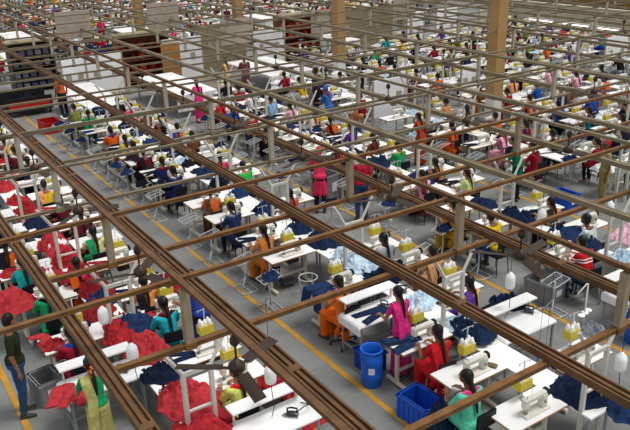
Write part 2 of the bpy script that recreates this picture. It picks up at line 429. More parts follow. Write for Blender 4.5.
def ribbon(g, pts, w_, th=.012, n=10):
    P = [Vector(p) for p in pts]
    for i in range(len(P)-1):
        a, b = P[i], P[i+1]; t = (b-a).normalized(); ax = t.cross(V(-1, 0, 0) if abs(t.x) < .8 else V(0, 0, 1)).normalized()
        for k in range(6):
            o = ax*w_*(k/5-.5); g.cap(a+o, b+o, th+.004*(k % 2), th+.004*(k % 2), n)
def hair_g(hv, j, style, n=14, R=None):
    g = G()
    g.ell(hv(.025, 0, .035), (.098, .084, .097), n, rot=R); g.ell(hv(.055, 0, -.02), (.062, .072, .07), n, rot=R)
    if style == 'bun': g.ell(hv(.125, 0, -.02), (.045, .05, .05), n, rot=R)
    if style == 'braid':
        p = hv(.09, 0, -.05)
        b0 = j['chest']+V(.115, .01, .07); b1 = j['abd']+V(.125, .0, .05)
        pts = [p, p.lerp(b0, .5)+V(.015, 0, 0), b0, b0.lerp(b1, .5), b1]
        rr = [.036, .03, .028, .024, .016]
        for i in range(len(pts)-1):
            for q in range(3): c = pts[i].lerp(pts[i+1], q/3); r_ = rr[i]+(rr[i+1]-rr[i])*q/3; g.ell(c, (r_, r_*1.1, r_*1.25), 8)
    if style == 'pony':
        p = hv(.11, 0, .02); g.cap(p, p+V(.04, 0, -.12), .035, .03, 10); g.cap(p+V(.04, 0, -.12), j['chest']+V(.12, 0, .06), .03, .016, 10)
    return g
def person(pose, outfit, hairstyle, lean=.18, turn=0, armk=0, vox=.009, sc=1.0, male=False, hands=True, n=12):
    root = thing('person', '', 'person')
    j = skeleton(pose, lean, turn, armk); R = Matrix.Rotation(turn, 3, 'Z')
    g, hv = body_g(j, pose, n, hands, 1.0 if not male else 1.06, male, turn)
    bo = blob(g, 'body', M['skin'], vox*.75 if hands else vox, 3, root, .5 if hands else .6)
    if hands:
        for s in (-1, 1): G().ell(hv(-.083, s*.03, .005), (.008, .014, .007), 8, rot=R).build('eye', M['eye'], root)
        G().ell(hv(-.1, 0, -.06), (.006, .02, .006), 8, rot=R).build('mouth', M['lips'], root)
    blob(hair_g(hv, j, hairstyle, 12, R), 'hair', M['hair'], vox, 2, root, .6)
    if outfit == 'sari':
        blob(torso_g(j, .008, n, .5, -.02), 'blouse', cloth('#d05a20'), vox, 2, root, .6)
        sk = skirt_g(j, pose, n); blob(sk, 'sari_skirt', cloth('#d05a20'), vox*1.3, 3, root, .6)
        p = G(); ch = j['chest']; pel = j['pelvis']
        ribbon(p, [pel+V(-.13, .12, .03), ch+V(-.13, .0, -.08), j['shl']+V(-.06, .06, .02), j['shl']+V(.02, .055, .075), j['shl']+V(.09, .045, -.02), j['abd']+V(.125, -.08, .02), pel+V(.17, -.12, -.02), pel+V(.2, -.15, -.28)], .13, .013)
        blob(p, 'pallu', cloth('#c98a30'), vox, 2, root, .6)
    elif outfit == 'kurta':
        t = torso_g(j, .014, n, .75, .02)
        if pose == 'stand':
            for k in range(8): a = 2*PI*k/8; t.cap(pel_(j)+V(.05*math.cos(a), .08*math.sin(a), 0), V(.11*math.cos(a), .15*math.sin(a), .52), .1, .05, n)
        else:
            for y in (-.1, 0, .1): t.cap(V(0, y, .52), V(-.34, y*1.2, .53), .105, .09, n); t.cap(V(.07, y*1.2, .5), V(.07, y*1.3, .3), .07, .05, n)
        blob(t, 'kurta', cloth('#3b6fb0'), vox, 3, root, .6)
        blob(trouser_g(j, pose, n), 'trousers', cloth('#20242e'), vox*1.2, 2, root, .6)
        p = G(); ch = j['chest']
        ribbon(p, [ch+V(-.14, .13, -.15), j['shr']+V(-.07, -.04, .0), j['shr']+V(.02, -.05, .065), j['nk']+V(.075, 0, -.04), j['shl']+V(.02, .05, .065), j['shl']+V(-.07, .04, 0), ch+V(-.14, -.13, -.15)], .07, .012)
        blob(p, 'scarf', cloth('#e8e2d4'), vox, 2, root, .6)
    else:
        blob(torso_g(j, .012, n, .7 if outfit == 'tee' else 1.8, .05), 'shirt', cloth('#3a3f46'), vox, 2, root, .6)
        blob(trouser_g(j, pose, n), 'trousers', M['jeans'], vox*1.2, 2, root, .6)
    if hands:
        for nm in 'lr':
            a = j['an'+nm]; s = -1 if nm == 'l' else 1
            f = G(); f.cap(a+V(.035, 0, -.05), a+V(-.06, s*.01, -.055), .041, .04, 10); f.cap(a+V(-.05, s*.01, -.055), a+V(-.15, s*.02, -.062), .038, .027, 10)
            f.box(a.x-.17, a.x+.07, a.y-.04, a.y+.045, .0, .015)
            blob(f, 'shoe', M['shoe'], .009, 1, root, .5)
    for o in root.children: o.scale = (1, 1, 1)
    root.scale = (sc, sc, sc)
    return reg(root)
def pel_(j): return j['pelvis']

def simple_person(pose, outfit, hairstyle, lean, turn, vox=.028, armk=0):
    """mid distance figure: continuous body with skin, plus hair and clothing children"""
    return person(pose, outfit, hairstyle, lean, turn, armk, vox, 1, False, False, 8)
def far_mesh(pose, outfit, hairstyle, lean):
    """far figure: one low mesh, slots skin / hair / clothes / second cloth"""
    j = skeleton(pose, lean); g, hv = body_g(j, pose, 6, False)
    g2 = G()
    def take(gg, mi):
        g2.add(gg.v, gg.f, mi, True)
    R = Matrix.Identity(3)
    h = G(); h.cap(j['nk'], j['head']+V(0, 0, -.05), .05, .05, 6); h.ell(j['head'], (.095, .077, .11), 8)
    for nm in 'lr': h.cap(j['sh'+nm], j['el'+nm], .05, .04, 5); h.cap(j['el'+nm], j['wr'+nm], .04, .03, 5)
    take(h, 0); q = G(); q.ell(hv(.03, 0, .03), (.1, .085, .1), 8)
    if hairstyle == 'bun': q.ell(hv(.12, 0, -.02), (.045, .05, .05), 6)
    else: q.cap(hv(.09, 0, -.03), j['abd']+V(.13, 0, .1), .035, .02, 6)
    take(q, 1)
    t = G()
    for s in (-1, 1):
        nm = 'l' if s < 0 else 'r'
        t.cap(j['pelvis']+V(0, s*.06, 0), j['chest']+V(0, s*.065, .02), .12, .112, 6); t.cap(j['sh'+nm], j['sh'+nm].lerp(j['el'+nm], .6), .065, .055, 5)
    t.ell(j['chest']+V(0, 0, .05), (.1, .19, .12), 6); take(t, 2)
    u = G()
    for s in (-1, 1):
        nm = 'l' if s < 0 else 'r'
        u.cap(j['hip'+nm], j['kn'+nm], .12, .09, 6); u.cap(j['kn'+nm], j['an'+nm], .09, .07, 6)
    take(u, 3)
    return g2

P_NEAR = {'sari': person('sit', 'sari', 'braid', .16, .1), 'sari_bun': person('sit', 'sari', 'bun', .3, -.3),
          'kurta': person('sit', 'kurta', 'braid', .24, .25), 'shirt': person('sit', 'tee', 'none', .3, -.1, male=True, sc=1.03)}
P_STAND = {'sari': person('stand', 'sari', 'braid', .14, .1, 1), 'tee': person('stand', 'tee', 'none', .0, .5, 2, male=True, sc=1.04),
           'kurta': person('stand', 'kurta', 'pony', .2, 0, 1)}
P_MID = {'sari': simple_person('sit', 'sari', 'braid', .18, .15), 'sari_bun': simple_person('sit', 'sari', 'bun', .32, -.2), 'kurta': simple_person('sit', 'kurta', 'pony', .25, .3),
         'shirt': simple_person('sit', 'shirt', 'none', .3, 0), 'stand': simple_person('stand', 'kurta', 'pony', .1, .2, armk=1)}
RPAL = ['orange', 'pink', 'red', 'crimson', 'yellow', 'green', 'teal', 'navy', 'navy', 'navy', 'maroon', 'maroon', 'black', 'black', 'black', 'brown', 'brown', 'purple', 'white', 'light blue', 'olive', 'pale pink', 'blue', 'peach', 'peach', 'orange', 'crimson', 'grey']
RSEC = ['navy', 'black', 'black', 'brown', 'maroon', 'navy', 'grey', 'olive', 'orange', 'crimson', 'white', 'peach', 'blue']
SKINS = [M['skin'], M['skin2'], M['skin3']]
PAL = [('orange', '#d9601c'), ('pink', '#d8316e'), ('red', '#c22026'), ('crimson', '#8e1a2c'), ('yellow', '#d9ae2b'), ('green', '#1f8a58'), ('teal', '#1b8f93'), ('navy', '#20284a'),
       ('maroon', '#5c1a24'), ('black', '#1b1a1f'), ('brown', '#6b4330'), ('purple', '#5b3290'), ('white', '#d9d8d6'), ('light blue', '#86a9cc'), ('olive', '#7f8347'), ('pale pink', '#dfa3b4'), ('blue', '#24479c'), ('peach', '#dd9a6b')]
PALD = dict(PAL); PALD['grey'] = '#8a8f94'
def dress(top, second, skin=None):
    a = cloth(PALD.get(top, top)); b = cloth(PALD.get(second, second))
    d = dict(blouse=a, sari_skirt=b, pallu=b, kurta=a, scarf=b, shirt=a, body=skin or random.choice(SKINS))
    return d
FAR = [far_mesh('sit', 'sari', 'bun', .2), far_mesh('sit', 'sari', 'braid', .3)]
FARM = [g.mesh('person', [M['skin'], M['hair'], cloth('#d9601c'), cloth('#1b1a1f')]) for g in FAR]

# ------------------------------------------------------------ furniture and machines
def t_leg(sy):
    g = G(); y = sy*.42
    g.box(-.03, .03, y-.025, y+.025, .07, .7, b=.004); g.box(-.26, .26, y-.03, y+.03, .03, .085, b=.01); g.box(-.2, .2, y-.025, y+.025, .69, .725)
    for x in (-.24, .24): g.lathe([(.018, 0), (.022, .01), (.012, .03)], (x, y, 0), 8)
    return g
def make_table(near=True):
    root = thing('sewing_table', '', 'sewing table')
    g = G(); g.box(-.275, .275, -.525, .525, .735, .762, 0, b=.004)
    g.box(-.278, .278, -.528, .528, .728, .755, 1, b=.004)
    g.build('tabletop', [M['top'], M['edge']], root)
    for s in (-1, 1): t_leg(s).build('leg', M['cream'], root)
    G().box(-.02, .02, -.42, .42, .26, .3).box(-.2, -.17, -.42, .42, .62, .66).build('stretcher', M['cream'], root)
    g = G().box(-.14, .12, -.17, .15, .10, .125, b=.01); g.tube([(-.14, -.15, .1), (-.14, .17, .1)], .01, 6)
    g.build('treadle', M['motor'], root)
    g = G(); g.tube([(-.02, .02, .55), (-.02, .24, .55)], .07, 14); g.tube([(-.02, .0, .55), (-.02, .03, .55)], .045, 12); g.box(-.08, .04, .05, .2, .6, .73)
    g.build('motor', M['motor'], root)
    G().box(.02, .16, -.4, -.2, .6, .72, b=.01).build('control_box', M['grey'], root)
    return reg(root)
def mid_table_mesh():
    g = G(); g.box(-.275, .275, -.525, .525, .74, .762, 0); g.box(-.278, .278, -.528, .528, .728, .75, 1)
    for s in (-1, 1): g.box(-.03, .03, s*.42-.025, s*.42+.025, .05, .73, 2); g.box(-.26, .26, s*.42-.03, s*.42+.03, 0, .06, 2)
    g.box(-.02, .02, -.42, .42, .26, .3, 2)
    return g.mesh('sewing_table', [M['top'], M['edge'], M['cream']])
TABLE = make_table(); TABLE_M = mid_table_mesh()
def machine_bits():
    """industrial lockstitch head, bed on z=0; needle end at -y, hand wheel at +y"""
    b = G(); b.box(-.09, .09, -.24, .24, 0, .035, b=.012)
    body = G(); body.box(-.055, .055, .1, .2, .03, .25, b=.02)        # column
    body.box(-.045, .045, -.2, .19, .19, .29, b=.025)                 # arm
    body.box(-.05, .045, -.235, -.15, .12, .285, b=.02)               # head
    wheel = G().tube([(0, .2, .235), (0, .225, .235)], .065, 18).tube([(0, .225, .235), (0, .24, .235)], .05, 18)
    nb = G().tube([(0, -.19, .13), (0, -.19, .05)], .006, 6).tube([(.02, -.17, .13), (.02, -.17, .03)], .006, 6).box(-.03, .03, -.21, -.16, .036, .045)
    dial = G().tube([(.05, .14, .14), (.075, .14, .14)], .025, 12)
    tens = G().tube([(-.05, -.2, .22), (-.08, -.2, .22)], .012, 10).tube([(-.03, -.05, .29), (-.03, -.05, .38)], .004, 5).tube([(.02, -.2, .285), (.03, -.2, .34)], .005, 5)
    return b, body, wheel, nb, dial, tens
def make_machine():
    root = thing('sewing_machine', '', 'sewing machine')
    b, body, wheel, nb, dial, tens = machine_bits()
    b.build('bed', M['machine'], root); body.build('arm', M['machine'], root); wheel.build('hand_wheel', M['dark'], root)
    nb.build('needle_bar', M['steel'], root); dial.build('stitch_dial', M['grey'], root); tens.build('tension_post', M['steel'], root)
    return reg(root)
MACH = make_machine()
g = G()
for i, q in enumerate(machine_bits()): g.add(q.v, q.f, (0, 0, 1, 2, 1, 2)[i])
MACH_M = g.mesh('sewing_machine', [M['machine'], M['dark'], M['steel']])
def stand_bits():
    pole = G().tube([(0, 0, 0), (0, 0, .62)], .01, 6).box(-.03, .03, -.03, .03, 0, .015)
    arm = G().tube([(0, -.12, .6), (0, .12, .6)], .006, 5).tube([(0, -.1, .6), (0, -.1, .57)], .008, 5).tube([(0, .1, .6), (0, .1, .57)], .008, 5)
    tray = G().box(-.07, .07, -.125, .125, .17, .33, b=.01)
    cones = []
    for x, y in ((-.035, -.07), (.035, -.07), (-.035, .07), (.035, .07), (0, 0)):
        cones.append(G().lathe([(.036, .32), (.038, .34), (.028, .39), (.016, .42)], (x, y, 0), 10))
    return pole, arm, tray, cones
def make_stand():
    root = thing('thread_stand', '', 'thread stand')
    pole, arm, tray, cones = stand_bits()
    pole.build('pole', M['stand'], root); arm.build('thread_arm', M['stand'], root); tray.build('yellow_tray', M['yellow'], root)
    for c in cones: c.build('thread_cone', M['thread'], root)
    return reg(root)
STAND = make_stand()
g = G(); pole, arm, tray, cones = stand_bits()
for q, mi in [(pole, 0), (arm, 0), (tray, 1)]+[(c, 2) for c in cones[:4]]: g.add(q.v, q.f, mi)
STAND_M = g.mesh('thread_stand', [M['stand'], M['yellow'], M['thread']])
def make_chair():
    root = thing('work_chair', '', 'chair')
    G().box(-.2, .2, -.2, .2, .42, .47, b=.02).build('seat', M['black'], root)
    G().box(.2, .235, -.19, .19, .62, .86, b=.02).box(.21, .23, -.02, .02, .42, .64).build('backrest', M['black'], root)
    G().tube([(0, 0, .1), (0, 0, .42)], .025, 10).build('column', M['dark'], root)
    for k in range(5):
        a = 2*PI*k/5+.3; c, s = math.cos(a), math.sin(a)
        l = G().tube([(0, 0, .11), (.26*c, .26*s, .07)], [.022, .014], 6); l = l.build('base_arm', M['dark'], root)
        G().tube([(.26*c-.012*s, .26*s+.012*c, .03), (.26*c+.012*s, .26*s-.012*c, .03)], .029, 10).build('castor', M['dark'], l)
    return reg(root)
CHAIR = make_chair()
def make_stool():
    root = thing('work_stool', '', 'stool')
    G().box(-.17, .17, -.17, .17, .41, .45, b=.01).build('seat', M['black'], root)
    for sx in (-1, 1):
        for sy in (-1, 1): G().tube([(sx*.15, sy*.15, .41), (sx*.18, sy*.18, 0)], .013, 6).build('leg', M['grey'], root)
    G().box(.15, .17, -.16, .16, .62, .82, b=.008).tube([(.16, -.13, .42), (.165, -.13, .64)], .01, 5).tube([(.16, .13, .42), (.165, .13, .64)], .01, 5).build('backrest', M['black'], root)
    return reg(root)
STOOL = make_stool()
g = G().box(-.17, .17, -.17, .17, .41, .45).box(.15, .17, -.16, .16, .62, .82).box(.152, .168, -.03, .03, .44, .63)
for sx in (-1, 1):
    for sy in (-1, 1): g.tube([(sx*.15, sy*.15, .41), (sx*.18, sy*.18, 0)], .013, 4)
STOOL_M = g.mesh('work_stool', [M['black']])
def make_clamp():
    root = thing('bundle_stand', '', 'bundle stand')
    g = G()
    P = [(-.22, -.18, .015), (.22, -.18, .015), (.22, .18, .015), (-.22, .18, .015)]
    for i in range(4): g.tube([P[i], P[(i+1) % 4]], .014, 6)
    g.tube([(-.22, 0, .015), (.22, 0, .015)], .012, 6)
    g.tube([(-.12, -.18, .02), (0, 0, .3)], .012, 6).tube([(.12, -.18, .02), (0, 0, .3)], .012, 6)
    g.build('base', M['stand'], root)
    G().tube([(0, 0, .1), (0, 0, .68)], .018, 8).build('pole', M['stand'], root)
    g = G(); T = [(-.17, -.2, .66), (.17, -.2, .66), (.17, .2, .74), (-.17, .2, .74)]
    for i in range(4): g.tube([T[i], T[(i+1) % 4]], .01, 5)
    for k in range(1, 7): a = k/7; g.tube([(-.17, -.2+.4*a, .66+.08*a), (.17, -.2+.4*a, .66+.08*a)], .005, 4)
    g.tube([(0, -.2, .66), (0, .2, .74)], .01, 5)
    g.build('wire_tray', M['stand'], root)
    return reg(root)
CLAMP = make_clamp()
g = G()
for c in kids(CLAMP):
    g.add([v.co for v in c.data.vertices], [tuple(p.vertices) for p in c.data.polygons], 0)
CLAMP_M = g.mesh('bundle_stand', [M['stand']])

# ---- heaps of cloth
def heap_mesh(rx, ry, h, seed, n=60, name='garment_heap', mt=None, fold=1.0):
    vs = []; rnd = random.Random(seed); off = Vector((seed*7.3, seed*3.1, 0))
    lob = [(rnd.uniform(-.55, .55), rnd.uniform(-.55, .55), rnd.uniform(.22, .42), rnd.uniform(.5, 1)) for _ in range(8)]
    # long soft rolls of cloth lying across each other
    rolls = [(rnd.uniform(-.8, .8), rnd.uniform(-.8, .8), rnd.uniform(0, PI), rnd.uniform(.3, .7), rnd.uniform(.07, .14), rnd.uniform(.5, 1)) for _ in range(22)]
    L = n//2; sz = max(rx, ry)
    for i in range(L+1):
        t = i/L
        for k in range(n):
            a = 2*PI*k/n
            rim = 1+.25*noise.noise(Vector((math.cos(a)*1.8, math.sin(a)*1.8, seed)))+.13*noise.noise(Vector((math.cos(a)*5, math.sin(a)*5, seed+3)))
            u = t*rim*math.cos(a); v = t*rim*math.sin(a)
            base = max(0, 1-t**3)
            bump = sum(q*math.exp(-((u-x)**2+(v-y)**2)/(s*s)) for x, y, s, q in lob)/2
            w1 = noise.noise(Vector((u*2, v*2, seed))); rz_ = 0
            for (x, y, an, ln, wd, q) in rolls:
                du, dv = u-x, v-y; al = du*math.cos(an)+dv*math.sin(an); ac = -du*math.sin(an)+dv*math.cos(an)+.12*math.sin(al*5+x*9)
                if abs(al) < ln and abs(ac) < wd: rz_ = max(rz_, q*math.sqrt(1-(ac/wd)**2)*(1-(al/ln)**4))
            p = Vector((u*sz*9, v*sz*9, 0))+off
            q1 = Vector((p.x*.55+w1*2.5, p.y*.55+noise.noise(Vector((v*2, u*2, seed+9)))*2.5, seed)); q2 = Vector((p.y*1.1+w1*3, p.x*.7-w1*2, seed+5))
            cr = abs(noise.noise(q1))*2.4+abs(noise.noise(q2))*1.1-.9
            z = h*base*(.35+.55*bump)+min(1, base*3)*fold*(.05*rz_+.06*cr)
            vs.append((u*rx, v*ry, max(z, .004) if t < 1 else .001))
    fs = [(i*n+(k+1) % n, i*n+k, (i+1)*n+k, (i+1)*n+(k+1) % n) for i in range(L) for k in range(n)]
    fs.append(tuple(reversed(range(L*n, (L+1)*n))))
    me = bpy.data.meshes.new(name); me.from_pydata(vs, [], fs); me.update(); me.materials.append(mt or M['paper'])
    me.polygons.foreach_set('use_smooth', [True]*len(me.polygons))
    return me
def strip_mesh(L, w_, seed, drop=0, n=26, name='folded_trousers', legs=2):
    """flat-laid pair of trouser legs / panel, slightly wavy, thick; last part can hang by drop"""
    g = G()
    for leg in range(legs):
        vs = []
        a0 = (leg-.5*(legs-1))*.35
        for i in range(n+1):
            t = i/n; s_ = t*L; y = -w_*.1*0+math.sin(a0)*s_+(leg-.5*(legs-1))*w_*.35; x = math.cos(a0)*s_
            z = .0
            if drop and t > .6: x = math.cos(a0)*L*.6+(t-.6)*L*.12; z = -(t-.6)*L*.95
            hw = w_*.5*(1-.25*t)
            for k in range(9):
                q = k/8; e = math.sin(PI*min(max(q, .04), .96))**.5
                nz = noise.noise(Vector((s_*9, q*3, seed+leg*4)))*.012
                vs.append((x+(.03 if drop and t > .6 else 0)*e, y+hw*(2*q-1), z+(.028+leg*.012)*e+nz*e+.004))
            for k in range(8, -1, -1):
                q = k/8; vs.append((x, y+hw*(2*q-1), z+.002))
        m_ = 18
        fs = [(i*m_+k, i*m_+(k+1) % m_, (i+1)*m_+(k+1) % m_, (i+1)*m_+k) for i in range(n) for k in range(m_)]
        fs += [tuple(range(m_-1, -1, -1)), tuple(range(n*m_, (n+1)*m_))]
        g.add(vs, fs, 0, True)
    return g.mesh(name, [M['paper']])
HEAPS = [heap_mesh(.34, .3, .2, s) for s in (1, 2, 3)]; BIGH = [heap_mesh(.5, .42, .34, s, 76) for s in (4, 5)]
LOWH = [heap_mesh(.26, .24, .1, s, 30) for s in (6, 7)]
STRIPS = [strip_mesh(.7, .2, s) for s in (1, 2)]; DRAPES = [strip_mesh(.85, .3, s, 1) for s in (3, 4)]
CL = {'navy': ['#18253f', '#1c2c49', '#131c30', '#22355a'], 'red': ['#a3292f', '#ad343a', '#90242a'], 'white': ['#e6e7e9', '#dcdee2'], 'light blue': ['#b9cfe0', '#a9c3d8'],
      'black': ['#17181c', '#202126'], 'pale pink': ['#e3b4c4'], 'grey': ['#7b8087'], 'green': ['#227a4b'], 'cream': ['#dcd3bd']}
def heap(me, x, y, z, col, label, group=None, name='garment_heap', cat='garments', rz=None, sx=1, sy=1, sz=1):
    o = put(name, me, loc=(x, y, z), rz=random.uniform(0, 6.3) if rz is None else rz); o.scale = (sx, sy, sz)
    o.material_slots[0].link = 'OBJECT'; o.material_slots[0].material = cloth(random.choice(CL[col]))
    return tag(o, label, cat, group)

# ------------------------------------------------------------ ironing tables, irons, jugs, crates
def make_iron_table():
    root = thing('ironing_table', '', 'ironing table')
    g = G(); g.box(-.3, .3, -.6, .6, .7, .78, 0, b=.03); g.box(-.305, .305, -.605, -.58, .6, .74, 0); g.box(-.305, -.27, -.6, .6, .62, .74, 0); g.build('padded_top', [M['linen']], root)
    for sx in (-1, 1):
        for sy in (-1, 1): G().box(sx*.26-.016, sx*.26+.016, sy*.54-.016, sy*.54+.016, .0, .7).build('leg', M['grey'], root)
    G().box(-.26, .26, -.55, -.53, .2, .23).box(-.26, .26, .53, .55, .2, .23).box(-.01, .01, -.54, .54, .2, .23).build('stretcher', M['grey'], root)
    s = G().box(-.36, -.12, -.56, .56, 1.0, 1.03, b=.005).build('raised_shelf', M['top'], root)
    for sy in (-1, 1): G().box(-.25, -.22, sy*.5-.015, sy*.5+.015, .75, 1.0).build('shelf_post', M['frame'], s)
    return reg(root)
ITAB = make_iron_table()
def make_iron():
    root = thing('steam_iron', '', 'iron')
    g = G(); out = [(-.13, 0), (-.09, .04), (0, .058), (.1, .058), (.1, -.058), (0, -.058), (-.09, -.04)]
    vs = [(x, y, 0) for x, y in out]+[(x, y, .02) for x, y in out]; n = 7
    g.add(vs, [tuple(range(n-1, -1, -1)), tuple(range(n, 2*n))]+[(i, (i+1) % n, n+(i+1) % n, n+i) for i in range(n)]); g.build('sole_plate', M['steel'], root)
    g = G(); g.box(-.07, .09, -.045, .045, .02, .07, b=.02); g.build('housing', M['iron'], root)
    G().tube([(-.05, 0, .06), (-.055, 0, .125), (.0, 0, .14), (.08, 0, .125), (.085, 0, .06)], .013, 8).build('handle', M['black'], root)
    G().tube([(.09, 0, .08), (.2, .06, .14), (.26, .16, .08), (.2, .24, .03), (.1, .28, .02)], .008, 6).build('cord', M['wire'], root)
    return reg(root)
IRON = make_iron()
def make_jug():
    root = thing('water_jug', '', 'iron water bottle')
    G().lathe([(.03, 0), (.07, .02), (.08, .06), (.08, .2), (.065, .25), (.03, .28), (.022, .3)], n=18).build('bottle', M['jug'], root)
    G().tube([(0, 0, .3), (0, 0, 1.3)], .004, 5).build('hanging_cord', M['wire'], root)
    G().tube([(0, 0, .01), (.02, 0, -.15), (0, .03, -.4), (-.08, .03, -.6)], .006, 6).build('hose', M['wire'], root)
    G().lathe([(.024, -.02), (.024, .01)], n=10).build('cap', M['grey'], root)
    return reg(root)
JUG = make_jug()
def make_crate(w_, d_, h_, mt, ribs=6):
    root = thing('plastic_crate', '', 'crate')
    g = G(); t = .012
    g.box(-w_/2, w_/2, -d_/2, d_/2, 0, .015)
    for s in (-1, 1):
        g.box(s*w_/2-t, s*w_/2+t, -d_/2, d_/2, 0, h_); g.box(-w_/2, w_/2, s*d_/2-t, s*d_/2+t, 0, h_)
        for k in range(ribs):
            y = -d_/2+d_*(k+.5)/ribs; g.box(s*w_/2-t-.012, s*w_/2+t+.012, y-.008, y+.008, 0, h_-.03)
            x = -w_/2+w_*(k+.5)/ribs; g.box(x-.008, x+.008, s*d_/2-t-.012, s*d_/2+t+.012, 0, h_-.03)
    g.build('bin', mt, root)
    g = G()
    for s in (-1, 1): g.box(s*w_/2-.028, s*w_/2+.028, -d_/2-.028, d_/2+.028, h_-.03, h_); g.box(-w_/2, w_/2, s*d_/2-.028, s*d_/2+.028, h_-.03, h_)
    g.build('rim', mt, root)
    G().box(w_/2+.024, w_/2+.028, -.09, .09, h_*.4, h_*.72).build('label', M['label'], root)
    return root
def crate(x, y, rz, w_, d_, h_, mt, label, g_='plastic crates on the floor'):
    r = make_crate(w_, d_, h_, mt); r.location = (x, y, 0); r.rotation_euler.z = rz; return tag(r, label, 'crate', g_)
crate(-6.95, 6.28, .1, .6, .42, .4, M['blue'], 'bright blue plastic crate on the floor behind the blue barrel')
crate(-8.42, 10.75, .1, .62, .44, .4, M['crate'], 'grey ribbed crate standing alone beyond the second yellow line')
crate(-10.9, 1.75, .15, .5, .38, .42, M['crate'], 'grey crate on the floor beside the man in dark green shirt')
crate(-27.6, 6.3, .05, .9, .6, .4, M['red'], 'red crate in the main aisle near the cutting tables')
crate(-11.35, 14.9, 0, .6, .45, .4, M['blue'], 'bright blue crate between the right-hand sewing tables')
crate(-10.4, 7.35, 0, .5, .35, .5, M['bluedark'], 'blue crate under the bench heaped with pale blue garments')
crate(-8.5, 6.5, 0, .4, .35, .35, M['bluedark'], 'small blue crate beneath the ironing table of the woman in pink')
crate(-15.55, 10.4, .2, .6, .5, .75, M['crate'], 'tall grey crate next to the person in the pink top')
crate(-7.75, 2.75, 0, .4, .35, .35, M['bluedark'], 'blue crate by the woman in the olive sari')
for (x, y, lab) in ((-8.12, 6.24, 'blue plastic barrel with white label beside the main aisle'), (-6.4, 10.75, 'blue plastic barrel cut by the right edge of the photo')):
    root = thing('plastic_barrel', lab, 'barrel', (x, y, 0), 0, 'blue barrels')
    G().lathe([(.16, 0), (.172, .02), (.176, .17), (.184, .185), (.176, .2), (.176, .4), (.19, .5), (.176, .52), (.18, .66), (.172, .67), (.158, .66), (.154, .4), (.15, .05)], n=28).build('drum', M['barrel'], root)
    G().lathe([(.176, .64), (.194, .65), (.19, .675), (.166, .675), (.164, .645)], n=28, caps=False).build('rim', M['barrel'], root)
    g = G(); 
    for k in range(5):
        a0 = -.95+k*.11; a1 = a0+.11; g.add([(.187*math.cos(a0), .187*math.sin(a0), .28), (.187*math.cos(a1), .187*math.sin(a1), .28), (.187*math.cos(a1), .187*math.sin(a1), .4), (.187*math.cos(a0), .187*math.sin(a0), .4)], [(0, 1, 2, 3)])
    g.build('label', M['label'], root)

